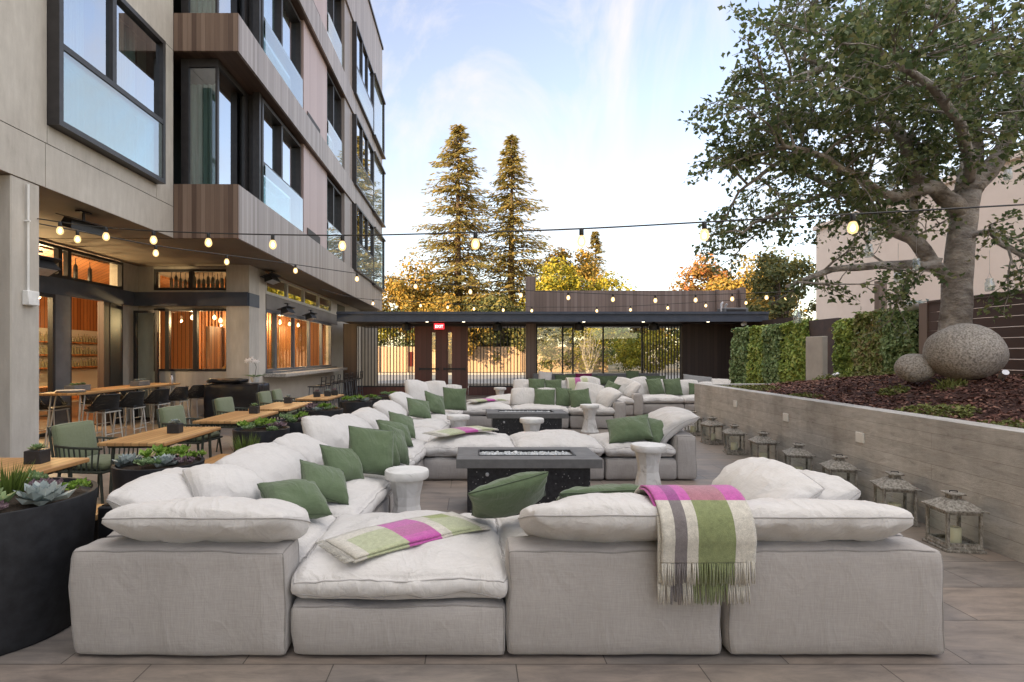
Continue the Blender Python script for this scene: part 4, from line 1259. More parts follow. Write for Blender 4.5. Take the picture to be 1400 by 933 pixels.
def folded(label, x, y, z, rz, w, l, layers, seed, ext=(), group=None):
    t = thing('folded_throw', label, 'throw', (x, y, z), R(rz), group)
    for k in range(layers):
        mb = MB(); vs, fs, uv = [], [], []
        nu, nvv = 10, 18
        ww, ll = w - .012 * k, l - .02 * k
        for i in range(nvv + 1):
            for j in range(nu + 1):
                u, v = j / nu, i / nvv
                px, py = -ww / 2 + ww * u, -ll / 2 + ll * v
                q = nv((px, py, k), 4, seed) * .006
                dome = .035 * (1 - (2 * v - 1) ** 2) * (1 - .5 * (2 * u - 1) ** 2)
                vs.append((px + q.x, py + q.y, .012 * k + dome + q.z * 1.8)); uv.append((u, v))
                if i and j:
                    kk = i * (nu + 1) + j
                    fs.append((kk - nu - 2, kk - nu - 1, kk, kk - 1))
        mb.add(vs, fs)
        o = mb.build('cloth_fold', M['throw_fold'], t, smooth=180, uv=uv)
        md = solid(o, .010)
    fm = MB(); fuv = []
    random.seed(seed)
    for i in range(34):
        u = (i + .5) / 34
        xx = -w / 2 + w * u
        for e in (-1,):
            b0 = len(fm.v)
            fm.tube([(xx, e * l / 2, .012), (xx + random.uniform(-.01, .01), e * (l / 2 + .05), .004)], .0035, 3)
            fuv += [(u, .02)] * (len(fm.v) - b0)
    fm.build('fringe', M['throw_fold'], t, smooth=180, uv=fuv)
    return t
folded('magenta and green striped throw folded flat on the armless seat facing the camera', -.36, 3.28, .487, -52, .40, .92, 2, 71)
folded('striped magenta throw folded on the ottoman joining the long side', -.10, 7.30, .545, -48, .40, .95, 2, 72)
folded('striped throw folded on the ottoman before the second fire table', .38, 12.1, .555, -62, .40, .85, 2, 73)
t = thing('plaid_throw', 'plaid throw laid over the sofa back of the last group by the gate', 'throw', (2.98, 15.05, 0))
mb, uv = path_sheet(smooth_path([(.5, .5), (.42, .8), (.30, .93), (.15, .90), (.06, .76), (.0, .52)], 5), .62, 12, 9)
solid(mb.build('cloth', M['throw_fold'], t, smooth=180, uv=[(b, a) for a, b in uv]))

# ------------------------------------------------------------------ stone stools and fire tables
def stool(label, x, y, h=.56):
    t = thing('stone_stool', label, 'side table', (x, y, 0), random.uniform(0, 1), 'white stone stools')
    MB().lathe([(.16, h - .075), (.185, h - .07), (.193, h - .055), (.193, h - .012), (.186, h), (.02, h + .001)], 36).build('top', M['marble'], t, smooth=40)
    mb = MB(); n = 9
    # faceted waist
    prof = [(.165, 0), (.168, .03), (.155, .075), (.115, .26), (.118, .34), (.15, h - .075)]
    mb.lathe(prof, n).build('stem', M['marble'], t)
    MB().lathe([(.18, 0), (.185, .015), (.175, .04), (.12, .045)], n, rot=.35).build('foot', M['marble'], t)
    return t
random.seed(5)
stool('white stone stool between the long side and the first fire table, largest in view', -.555, 4.80)
stool('white stone stool standing free beside the end of the ottoman row', 2.0, 6.16)
stool('white stone stool beside the far part of the long side of sofas', -.20, 9.15)
stool('white stone stool between the middle ottoman and the second fire table', .977, 8.72)
stool('tall looking white stone stool before the corner sofa of the second row', 2.42, 11.12)
stool('white stone stool near the gate behind the last sofa group', .92, 17.0)

def fire_table(label, x, y, w=1.41, d=.70):
    t = thing('fire_table', label, 'fire table', (x, y, 0), 0, 'stone fire tables')
    h = .56; th = .09; rim = .19; rx = .22
    mb = MB()
    mb.rbox(-w / 2, w / 2, -d / 2, -d / 2 + rim, h - th, h, .004, 1).rbox(-w / 2, w / 2, d / 2 - rim, d / 2, h - th, h, .004, 1)
    mb.rbox(-w / 2, -w / 2 + rx, -d / 2 + rim, d / 2 - rim, h - th, h, .004, 1).rbox(w / 2 - rx, w / 2, -d / 2 + rim, d / 2 - rim, h - th, h, .004, 1)
    mb.build('slab', M['fire_top'], t)
    MB().box(-w / 2 + .105, w / 2 - .105, -d / 2 + .07, d / 2 - .07, .0, h - th).build('base', M['terrazzo'], t)
    mb = MB()
    ax, ay = w / 2 - rx, d / 2 - rim
    for (a, b, c, e) in ((-ax, ax, -ay, -ay + .012), (-ax, ax, ay - .012, ay), (-ax, -ax + .012, -ay + .012, ay - .012), (ax - .012, ax, -ay + .012, ay - .012)):
        mb.box(a, b, c, e, h - th, h + .006)
    mb.build('tray', M['black_metal'], t)
    random.seed(int(x * 100) + 5)
    mb = MB()
    for i in range(620):
        px, py = random.uniform(-ax + .03, ax - .05), random.uniform(-ay + .025, ay - .025)
        s = random.uniform(.007, .014)
        Mx = Matrix.Translation((px, py, h - .022 + random.uniform(-.006, .008))) @ Euler((random.random() * 6, random.random() * 6, random.random() * 6)).to_matrix().to_4x4() @ Matrix.Diagonal((s, s * .8, s * .6, 1))
        mb.box(-1, 1, -1, 1, -1, 1, M=Mx)
    mb.box(-ax + .013, ax - .013, -ay + .013, ay - .013, h - .06, h - .02)
    o = mb.build('fire_glass', noisy('fire_glass', (.42, .44, .45), (.66, .68, .69), 30, .15, 0, spec=.8) if 'fire_glass' not in bpy.data.materials else bpy.data.materials['fire_glass'], t)
    o['kind'] = 'stuff'
    MB().lathe([(.018, 0), (.018, .02), (.008, .022), (.008, .04)], 12, M=Matrix.Translation((-w / 2 + .30, -d / 2 + .07, .40)) @ Matrix.Rotation(R(90), 4, 'X')).build('control_knob', M['silver'], t, smooth=40)
    return t
fire_table('dark speckled fire table with grey slab in the middle of the nearest sofa group', .57, 5.63)
fire_table('dark speckled fire table with grey slab in the second sofa group', .99, 9.80)
# ------------------------------------------------------------------ raised bed, wall, lanterns
def wallx(y): return 4.61 + .0677 * (y - 11.04)
ZT = .98
rw = thing('retaining_wall', 'low board formed concrete retaining wall of the raised tree bed', 'wall', (wallx(5), 5, 0))
mb = MB()
ya, yb = -2.0, 11.04
t_ = .22
mb.add([(wallx(ya), ya, 0), (wallx(ya) + t_, ya, 0), (wallx(yb) + t_, yb - .0, 0), (wallx(yb), yb, 0), (wallx(ya), ya, ZT), (wallx(ya) + t_, ya, ZT), (wallx(yb) + t_, yb, ZT), (wallx(yb), yb, ZT)],
       [(3, 2, 1, 0), (4, 5, 6, 7), (0, 1, 5, 4), (1, 2, 6, 5), (2, 3, 7, 6), (3, 0, 4, 7)])
mb.build('near_run', M['board_concrete'], rw, True)
MB().box(wallx(yb) + .002, 8.6, yb + .003, yb + .25, 0, ZT - .003).build('far_run', M['board_concrete'], rw, True)
# step lights on the wall
for y, z, l in ((9.28, .74, 'small white step light plate on the concrete wall, farthest from the camera'), (7.6, .70, 'white step light plate in the middle of the concrete wall'), (6.0, .66, 'white step light plate on the concrete wall, nearest to the camera')):
    t = thing('step_light', l, 'wall light', (wallx(y), y, z), R(-3.87), 'step lights on the retaining wall')
    MB().rbox(-.014, -.001, -.07, .07, -.055, .055, .003, 1).build('cover_plate', M['white_paint'], t)
    MB().box(-.016, -.0135, -.05, .05, -.035, .03).build('diffuser', flat('step_lens', (.75, .75, .72), .3) if y > 9 else bpy.data.materials['step_lens'], t)

def sstep(a, b, x):
    t = max(0, min(1, (x - a) / (b - a)))
    return t * t * (3 - 2 * t)
def bedz(x, y):
    w = wallx(y) + t_
    z = .90 + .33 * sstep(0.2, 2.3, x - w) * (1 - .55 * sstep(8.6, 11.3, y)) * (1 - .2 * sstep(4, 1, y))
    return z + .03 * noise.noise(Vector((x * 1.4, y * 1.4, 3)))
nx_, ny_ = 40, 80
vs, fs = [], []
for i in range(ny_ + 1):
    for j in range(nx_ + 1):
        y = -1.9 + (yb - .01 + 1.9) * i / ny_
        w = wallx(y) + t_ + .001
        x = w + (8.42 - w) * j / nx_
        vs.append((x, y, bedz(x, y) + .018 * noise.noise(Vector((x * 9, y * 9, 0)))))
        if i and j:
            k = i * (nx_ + 1) + j
            fs.append((k - nx_ - 2, k - nx_ - 1, k, k - 1))
bed = MB().add(vs, fs).build('planting_bed', M['mulch_base'], smooth=180); tag(bed, kind='structure')
random.seed(21)
mb = MB()
for i in range(15000):
    y = 2.2 + 8.75 * random.random() ** .9
    w = wallx(y) + t_ + .02
    x = w + (8.3 - w) * random.random() ** 1.2
    s = random.uniform(.014, .045); q = random.uniform(.006, .014)
    Mx = Matrix.Translation((x, y, bedz(x, y) + random.uniform(.0, .03))) @ Euler((random.uniform(-.6, .6), random.uniform(-.5, .5), random.random() * 6.3)).to_matrix().to_4x4()
    mb.add([(-s, -q, 0), (s, -q * .7, .003), (s * .9, q, 0), (-s * .8, q, .004)], [(0, 1, 2, 3)], M=Mx)
tag(mb.build('bark_mulch', M['chips']), 'loose dark bark chips covering the raised bed', 'mulch', kind='stuff')

# lanterns along the wall
def lantern():
    t = thing('floor_lantern', '', 'lantern', (0, 0, 0), 0, 'white wooden lanterns along the concrete wall')
    b = .125; h = .34
    mb = MB().rbox(-b - .03, b + .03, -b - .03, b + .03, .0, .022, .004, 1).rbox(-b - .015, b + .015, -b - .015, b + .015, .022, .045, .004, 1)
    mb.build('base', M['lantern_wood'], t)
    mb = MB()
    for sx in (-1, 1):
        for sy in (-1, 1):
            mb.rbox(sx * b - .012, sx * b + .012, sy * b - .012, sy * b + .012, .045, h, .003, 1)
    for s in (-1, 1):
        for z in (.045, h - .028):
            mb.box(-b + .015, b - .015, s * b - .011, s * b + .011, z, z + .026).box(s * b - .011, s * b + .011, -b + .015, b - .015, z, z + .026)
    mb.build('frame', M['lantern_wood'], t)
    for s in (-1, 1):
        MB().add([(-b + .014, s * b, .07), (b - .014, s * b, .07), (b - .014, s * b, h - .03), (-b + .014, s * b, h - .03)], [(0, 1, 2, 3)]).build('pane', M['clear_glass'], t)
        MB().add([(s * b, -b + .014, .07), (s * b, b - .014, .07), (s * b, b - .014, h - .03), (s * b, -b + .014, h - .03)], [(0, 1, 2, 3)]).build('pane', M['clear_glass'], t)
    o = b + .038
    mb = MB().box(-o, o, -o, o, h, h + .014)
    p = .055
    mb.add([(-o + .01, -o + .01, h + .014), (o - .01, -o + .01, h + .014), (o - .01, o - .01, h + .014), (-o + .01, o - .01, h + .014), (-p, -p, h + .085), (p, -p, h + .085), (p, p, h + .085), (-p, p, h + .085)],
           [(0, 1, 5, 4), (1, 2, 6, 5), (2, 3, 7, 6), (3, 0, 4, 7), (4, 5, 6, 7)])
    mb.box(-.04, .04, -.04, .04, h + .085, h + .12).rbox(-.065, .065, -.065, .065, h + .12, h + .137, .004, 1)
    ro = mb.build('roof', M['lantern_wood'], t)
    MB().tube([(-.03, 0, h + .135), (-.03, 0, h + .15), (.03, 0, h + .15), (.03, 0, h + .135)], .005, 6).build('handle', M['black_metal'], ro)
    MB().lathe([(.052, .045), (.054, .05), (.054, .17), (.048, .178), (.02, .168)], 20).tube([(0, 0, .165), (.003, 0, .188)], .003, 5).build('candle', M['candle'], t, smooth=40)
    return t
lan = lantern()
LL = ['worn white lantern at the foot of the concrete wall, nearest to the camera', 'worn white lantern peeking over the near sofa cushions, second along the wall', 'lantern whose roof shows just behind the near white cushions, third along the wall',
      'lantern half hidden by the top of the near white cushion, fourth along the wall', 'white lantern with a short candle, fifth along the concrete wall', 'white lantern with a candle, sixth along the concrete wall',
      'white lantern with a candle, seventh along the concrete wall', 'lantern at the far end of the concrete wall, half hidden by the sofa arm']
random.seed(9)
for i, y in enumerate((4.46, 5.16, 6.02, 6.85, 7.80, 8.74, 9.72, 10.75)):
    o = lan if i == 0 else copy_tree(lan)
    place(o, (wallx(y) - .235 + random.uniform(-.02, .02), y, 0), R(-4 + random.uniform(-16, 16)), LL[i], scale=.95 + random.uniform(-.02, .03))

# boulders
def boulder(name, label, x, y, rx, ry, rz_, z, seed, rot=0):
    bm = bmesh.new(); bmesh.ops.create_icosphere(bm, subdivisions=5, radius=1)
    vs = []
    for v in bm.verts:
        p = v.co.copy()
        d = 1 + .05 * noise.noise(p * 1.3 + Vector((seed, 0, 0))) + .012 * noise.noise(p * 7)
        vs.append((p.x * rx * d, p.y * ry * d, p.z * rz_ * d))
    fs = [[v.index for v in f.verts] for f in bm.faces]; bm.free()
    o = MB().add(vs, fs).build(name, M['rock_grey'], smooth=180)
    o.location = (x, y, z); o.rotation_euler = (0, R(4), R(rot))
    return tag(o, label, 'boulder', 'smooth boulders under the tree')
boulder('boulder', 'large smooth egg shaped granite boulder in front of the tree trunk', 6.58, 7.3, .445, .42, .375, 1.60, 1, 10)
boulder('boulder', 'small smooth round boulder tucked beside the large one', 6.17, 7.62, .235, .22, .20, 1.385, 5)
sl = thing('garden_spotlight', 'small silver garden spotlight in the mulch before the big boulder', 'spotlight', (6.55, 6.75, bedz(6.55, 6.75)))
MB().tube([(0, 0, -.03), (0, 0, .07)], .008, 6).build('spike', M['black_metal'], sl)
MB().tube([(.03, .05, .06), (-.03, -.07, .13)], .035, 12).build('housing', M['silver'], sl, smooth=40)
sl = thing('garden_spotlight', 'small silver garden spotlight at the foot of the concrete monolith', 'spotlight', (7.15, 10.75, bedz(7.15, 10.75)))
MB().tube([(0, 0, -.03), (0, 0, .07)], .008, 6).build('spike', M['black_metal'], sl)
MB().tube([(-.05, .0, .08), (.06, 0, .12)], .04, 12).build('housing', M['silver'], sl, smooth=40)

# ------------------------------------------------------------------ boundary: hedges, rusty panel, timber fence
def leaf_quad(mb, p, nrm, s, rnd, k=.62, bend=.18):
    """a pointed leaf of two faces folded on its midrib"""
    n = Vector(nrm).normalized()
    a = n.cross(Vector((rnd.uniform(-1, 1), rnd.uniform(-1, 1), rnd.uniform(-1, 1))))
    if a.length < 1e-3: a = Vector((1, 0, 0))
    a.normalize(); b = n.cross(a)
    p = Vector(p)
    m = n * s * bend
    mb.add([p - a * s * .5, p + b * s * k * .5 + m, p + a * s * .55, p - b * s * k * .5 + m], [(0, 1, 2), (0, 2, 3)])
def hedge(name, label, x0, x1, y0, y1, z0, z1, patches, seed, n, s=.10):
    t = thing(name, label, 'hedge', ((x0 + x1) / 2, (y0 + y1) / 2, z0), 0, 'living ivy walls along the boundary')
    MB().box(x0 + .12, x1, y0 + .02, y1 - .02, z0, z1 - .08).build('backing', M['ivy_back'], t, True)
    rnd = random.Random(seed)
    for pi, (pa, pb, mt, zz) in enumerate(patches):
        mb = MB()
        for i in range(int(n * (pb - pa))):
            y = y0 + (y1 - y0) * (pa + (pb - pa) * rnd.random())
            if rnd.random() < .84:
                z = z0 + (z1 - z0 + zz) * rnd.random()
                d = .11 * noise.noise(Vector((y * 2.1, z * 2.1, seed))) + .05 * noise.noise(Vector((y * 6, z * 6, seed)))
                p = (x0 + .06 - d + rnd.uniform(-.05, .05), y, z); nr = (-1 + rnd.uniform(-.3, .3), rnd.uniform(-.8, .6), rnd.uniform(-.2, .9))
            else:
                p = (rnd.uniform(x0, x1), y, z1 + zz + .07 * noise.noise(Vector((y * 3, seed, 0))) + rnd.uniform(-.08, .05)); nr = (rnd.uniform(-.5, .5), rnd.uniform(-.5, .5), 1)
            leaf_quad(mb, p, nr, s * rnd.uniform(.6, 1.25), rnd)
        for i in range(int(n * .06)):
            if pi == 0:
                leaf_quad(mb, (rnd.uniform(x0, x1), y0 + rnd.uniform(-.05, .05), z0 + (z1 - z0) * rnd.random()), (rnd.uniform(-.5, .5), -1, .3), s * rnd.uniform(.6, 1.2), rnd)
        mb.build('foliage', M[mt], t, True)
hedge('ivy_hedge', 'tall green ivy hedge beside the end of the canopy', 8.3, 8.75, 13.65, 17.5, .6, 2.36, [(0, .28, 'ivy_light', .02), (.28, .5, 'ivy_dark', -.02), (.5, .72, 'ivy_light', .0), (.72, 1, 'ivy_dark', .0)], 31, 9000, .115)
hedge('ivy_hedge', 'trimmed ivy hedge in mixed greens between the rusty panel and the timber fence', 8.3, 8.72, 10.32, 12.55, .8, 2.36, [(0, .36, 'ivy_dark', .0), (.36, .72, 'ivy_red', .06), (.72, 1, 'ivy_light', -.06)], 32, 8000, .10)
tag(MB().box(8.42, 8.5, 12.56, 13.64, 0, 2.42).build('rusty_panel', M['rust'], loc=(8.46, 13.1, 0)), 'dark rusted steel wall panel between the two ivy hedges', 'panel')
mo = MB().rbox(7.70, 7.82, 12.0, 12.6, .0, 1.98, .008, 1).build('concrete_monolith', noisy('pale_concrete', (.36, .33, .30), (.46, .43, .39), 3, .85, .2), loc=(7.76, 12.3, 0)); tag(mo, 'pale concrete slab standing upright between the two ivy hedges', 'monolith')
fn = thing('timber_fence', 'brown red horizontal board fence behind the tree', 'fence', (8.4, 5, .9))
for i in range(9):
    z = 1.0 + i * .168
    MB().box(8.36, 8.40, -1.5, 10.02, z, z + .158).build('board', M['fence_wood'], fn, True)
for y in (10.1, 7.9, 5.6, 3.3, 1.0):
    MB().box(8.34 if y > 10 else 8.402, 8.52, y - .08, y + .10, .6, 2.52).build('post', M['screen_wood'] if y > 10 else M['fence_wood'], fn, True)
MB().box(8.33, 8.47, -1.5, 10.01, 2.515, 2.55).build('cap_board', M['fence_wood'], fn, True)
pw = tag(MB().box(9.25, 9.42, 12.4, 12.56, 0, 3.25).build('grey_post', M['screen_wood'], loc=(9.33, 12.48, 0)), 'weathered grey timber post standing behind the ivy hedge', 'post')
bw = thing('stone_bowl', 'pale stone bowl resting on the hedge end beside the fence post', 'bowl', (8.5, 10.5, 2.40))
MB().lathe([(.08, 0), (.17, .04), (.235, .10), (.24, .125), (.21, .12), (.05, .07)], 20).build('bowl', M['marble'], bw, smooth=50)
rb = MB()
rnd = random.Random(4)
for i in range(40): leaf_quad(rb, (rnd.uniform(-.15, .15), rnd.uniform(-.15, .15), .12 + rnd.random() * .08), (rnd.uniform(-1, 1), rnd.uniform(-1, 1), 1), .09, rnd)
rb.build('foliage', M['suc_blue'], bw)

nb = thing('neighbour_building', 'peach stucco building behind the timber fence and the tree', 'building', (17, 14, 0))
MB().box(15, 30, 2, 23.8, 0, 6.95).build('wall', M['peach'], nb, True)
MB().box(14.9, 30, 1.9, 23.9, 6.951, 7.15).build('parapet', M['peach'], nb, True)

# ------------------------------------------------------------------ ground cover tufts in the bed
def tuft(label, x, y, rx, ry, n, h, matn, seed, blade=False):
    rnd = random.Random(seed)
    z0 = bedz(x, y)
    mb = MB()
    for i in range(n):
        a, r = rnd.random() * 6.28, math.sqrt(rnd.random())
        px, py = x + rx * r * math.cos(a), y + ry * r * math.sin(a)
        zz = bedz(px, py)
        hh = h * (1 - .6 * r * r) * rnd.uniform(.5, 1.1)
        if blade:
            d = Vector((rnd.uniform(-1, 1), rnd.uniform(-1, 1), 1.2)).normalized() * hh
            q = d.cross(Vector((0, 0, 1))).normalized() * .006
            p = Vector((px, py, zz))
            mb.add([p - q, p + q, p + d * .7 + q * .7, p + d + Vector((0, 0, -.1 * hh)), p + d * .7 - q * .7], [(0, 1, 2, 3, 4)])
        else:
            leaf_quad(mb, (px, py, zz + hh * rnd.random()), (rnd.uniform(-1, 1), rnd.uniform(-1, 1), 1), rnd.uniform(.03, .06), rnd)
    o = mb.build('ground_cover_plant', M[matn], loc=(x, y, z0))
    tag(o, label, 'plant')
tuft('yellow green creeping plant on the wall edge close to the camera', 4.75, 4.6, .22, .5, 420, .09, 'cover_leaf', 1)
tuft('yellow green creeping plant along the wall edge below the big boulder', 5.05, 5.95, .30, .42, 560, .09, 'cover_leaf', 2)
tuft('small creeping plant near the wall edge before the ivy hedge', 5.1, 8.4, .22, .3, 300, .08, 'cover_leaf', 3)
tuft('grassy strip of ground cover along the far corner of the bed', 5.15, 10.3, .55, .7, 900, .10, 'cover_leaf', 4)
tuft('spiky grass tuft at the foot of the large boulder', 6.12, 7.0, .2, .14, 160, .20, 'cover_leaf', 5, True)
tuft('green plant at the foot of the small boulder', 5.78, 7.5, .2, .16, 260, .12, 'cover_leaf', 6)
tuft('leafy yellow green plant at the fence side of the bed', 6.4, 5.85, .28, .24, 300, .16, 'cover_leaf', 7)
tuft('spreading orange green plant at the foot of the ivy hedge', 7.5, 10.0, .5, .5, 700, .20, 'cover_leaf', 8)
tuft('low yellow plant before the ivy hedge next to the monolith', 7.0, 10.6, .4, .3, 420, .16, 'cover_leaf', 9)
tuft('creeping plant beside the big boulder towards the timber fence', 7.6, 7.2, .25, .3, 240, .10, 'cover_leaf', 10)
# ------------------------------------------------------------------ the courtyard tree
def pxp(px, py, Y):
    return Vector(((px - CX) * Y / F, Y, H + (CY - py) * Y / F))
rnd = random.Random(12)
TY = 8.1
limbs = []   # (points, r0, r1)
trunk = [pxp(1306, 470, TY) + Vector((0, 0, -.35)), pxp(1306, 440, TY), pxp(1308, 390, TY), pxp(1312, 345, TY), pxp(1318, 300, TY), pxp(1324, 262, TY)]
limbs.append((trunk, .20, .155, 0))
def limb(pts, r0, r1, lv=1): limbs.append(([pxp(*p) for p in pts], r0, r1, lv))
limb([(1300, 385, 8.1), (1280, 362, 8.0), (1250, 361, 7.9), (1200, 363, 7.7), (1150, 367, 7.5), (1110, 378, 7.3), (1075, 392, 7.1)], .088, .02)
limb([(1282, 363, 8.05), (1262, 342, 8.1), (1245, 325, 8.2), (1215, 306, 8.3), (1185, 288, 8.5), (1150, 262, 8.7), (1105, 240, 8.9), (1085, 230, 9.0)], .12, .03)
limb([(1250, 330, 8.2), (1250, 295, 8.2), (1246, 255, 8.3), (1250, 215, 8.4)], .07, .02)
limb([(1316, 292, 8.1), (1290, 270, 8.0), (1265, 255, 7.9), (1248, 225, 7.8), (1235, 190, 7.7), (1205, 155, 7.6), (1190, 110, 7.5), (1170, 50, 7.4)], .13, .03)
limb([(1270, 258, 7.9), (1225, 270, 7.6), (1190, 255, 7.3), (1150, 232, 7.0), (1100, 205, 6.8), (1060, 200, 6.7)], .08, .02)
limb([(1322, 265, 8.1), (1330, 215, 8.2), (1328, 150, 8.3), (1318, 90, 8.4), (1300, 20, 8.6), (1290, -60, 8.7)], .16, .04)
limb([(1326, 262, 8.1), (1352, 235, 8.0), (1378, 190, 7.9), (1395, 130, 7.8), (1420, 60, 7.7), (1450, -30, 7.6)], .15, .04)
limb([(1322, 330, 8.0), (1345, 318, 7.9), (1362, 325, 7.8), (1370, 335, 7.75), (1400, 352, 7.6), (1440, 360, 7.4)], .05, .02)
limb([(1329, 180, 8.2), (1290, 130, 9.0), (1240, 80, 9.8), (1190, 40, 10.4)], .07, .02)
limb([(1324, 250, 8.1), (1320, 200, 7.2), (1290, 140, 6.4), (1240, 95, 5.9), (1180, 70, 5.6)], .08, .02)
limb([(1235, 190, 7.7), (1180, 175, 7.6), (1120, 160, 7.5), (1075, 155, 7.4)], .05, .015)
limb([(1150, 262, 8.7), (1090, 280, 8.5), (1045, 300, 8.3), (1015, 320, 8.2)], .045, .015)
limb([(1100, 205, 6.8), (1050, 232, 6.9), (1010, 262, 7.0)], .04, .015)
limb([(1130, 90, 7.2), (1080, 110, 7.0), (1040, 140, 6.9)], .04, .015)
limb([(1300, 30, 8.6), (1240, 0, 8.4), (1150, -20, 8.2), (1090, 0, 8.0)], .06, .02)
limb([(1395, 130, 7.8), (1440, 160, 7.2), (1500, 170, 6.8)], .06, .02)
limb([(1190, 110, 7.5), (1130, 90, 7.2), (1095, 80, 7.1)], .05, .015)
tree = thing('courtyard_tree', 'large spreading tree with pale trunk and jars hanging from its limbs', 'tree', (trunk[0].x, TY, 1.05))
tb = MB()
def jit(pts, a):
    out = [pts[0]]
    for i in range(1, len(pts)):
        m = (pts[i - 1] + pts[i]) / 2 + nv(pts[i] + pts[i - 1], 1.7, 3) * a
        out += [m, pts[i]]
    return out
for pts, r0, r1, lv in limbs:
    pp = jit(pts, .10 if lv else .03)
    n = len(pp)
    rr = [r0 + (r1 - r0) * i / (n - 1) for i in range(n)]
    if lv == 0: rr[0] = .28; rr[1] = .222
    tb.tube(pp, rr, 12 if lv == 0 else 8)
cr = MB()
def leaf5(p, d, s):
    """lobed leaf: two folded blades"""
    nrm = Vector((rnd.uniform(-1, 1), rnd.uniform(-1, 1), rnd.uniform(-.3, 1.4))).normalized()
    a = d - nrm * d.dot(nrm)
    if a.length < 1e-3: return
    a.normalize(); b = nrm.cross(a)
    m = nrm * s * .10
    cr.add([p, p + a * s * .35 + b * s * .40 + m, p + a * s * .62 + b * s * .18, p + a * s, p + a * s * .62 - b * s * .18, p + a * s * .35 - b * s * .40 + m],
           [(0, 1, 2, 3), (0, 3, 4, 5)])
def twig(p, d, L, r, depth):
    pts = [p]
    n = 4
    dd = d.copy()
    for i in range(n):
        dd = (dd + Vector((rnd.uniform(-.3, .3), rnd.uniform(-.3, .3), rnd.uniform(-.25, .2)))).normalized()
        pts.append(pts[-1] + dd * L / n)
    tb.tube(pts, [r * (1 - .7 * i / n) for i in range(n + 1)], 4 if depth else 5, cap=False)
    if depth == 0:
        for i in range(1, n + 1):
            for k in range(2):
                sd = (dd + Vector((rnd.uniform(-1, 1), rnd.uniform(-1, 1), rnd.uniform(-.7, .7)))).normalized()
                twig(pts[i], sd, L * rnd.uniform(.32, .52), r * .45, 1)
    else:
        for k in range(rnd.randint(15, 22)):
            t = rnd.uniform(.25, 1.05)
            i = min(n - 1, int(t * n)); q = pts[i].lerp(pts[i + 1], min(1, t * n - i))
            off = Vector((rnd.gauss(0, .05), rnd.gauss(0, .05), rnd.gauss(0, .05)))
            leaf5(q + off, (dd + Vector((rnd.uniform(-1, 1), rnd.uniform(-1, 1), rnd.uniform(-1, .4)))).normalized(), rnd.uniform(.055, .09))
for li, (pts, r0, r1, lv) in enumerate(limbs[1:]):
    L = sum((b - a).length for a, b in zip(pts, pts[1:]))
    n = int(L * (2.2 if li == 0 else 3.0 if li == 11 else 6.2))
    for i in range(n):
        t = .22 + .78 * (i + rnd.random()) / n
        f = t * (len(pts) - 1); k = min(len(pts) - 2, int(f)); p = pts[k].lerp(pts[k + 1], f - k)
        ax = (pts[k + 1] - pts[k]).normalized()
        d = (ax * .5 + Vector((rnd.uniform(-1, 1), rnd.uniform(-1, 1), rnd.uniform(-.55, .8)))).normalized()
        twig(p, d, rnd.uniform(.55, 1.05), .018, 0)
tb.build('trunk', M['bark'], tree, True, smooth=180)
cr.build('crown', M['leaf_tree'], tree, True)

# jars hanging in the tree
jar = thing('hanging_jar', '', 'jar', (0, 0, 0), 0, 'glass jars hanging in the tree')
MB().lathe([(.04, 0), (.05, .01), (.05, .11), (.038, .13), (.038, .15), (.044, .15), (.044, .165), (.01, .166)], 14).build('jar_body', M['jar_glass'], jar, smooth=50)
MB().tube([(-.04, 0, .15), (0, 0, .24), (.04, 0, .15)], .003, 4).tube([(0, 0, .24), (0, 0, .55)], .0025, 4).build('wire', M['silver'], jar)
MB().lathe([(.02, .015), (.02, .05)], 10).build('tea_light', M['candle'], jar)
for i, (px, py, Y, l) in enumerate(((1218, 258, 7.6, 'glass jar hanging high in the middle of the crown'), (1193, 328, 7.4, 'glass jar hanging under the bare limb, upper one of two close together'), (1188, 352, 7.3, 'glass jar hanging just above the lowest limb, lower one of two close together'),
        (1253, 370, 7.7, 'glass jar hanging before the lowest limb next to the trunk'), (1228, 385, 7.8, 'glass jar hanging just below the lowest limb'), (1378, 246, 7.9, 'glass jar hanging beside the high fork on the fence side'),
        (1353, 398, 7.4, 'glass jar hanging low between the trunk and the timber fence'), (1090, 442, 7.3, 'glass jar on a long wire under the tip of the lowest limb'))):
    o = jar if i == 0 else copy_tree(jar)
    p = pxp(px, py, Y)
    place(o, (p.x, p.y, p.z), 0, l, scale=1.0)

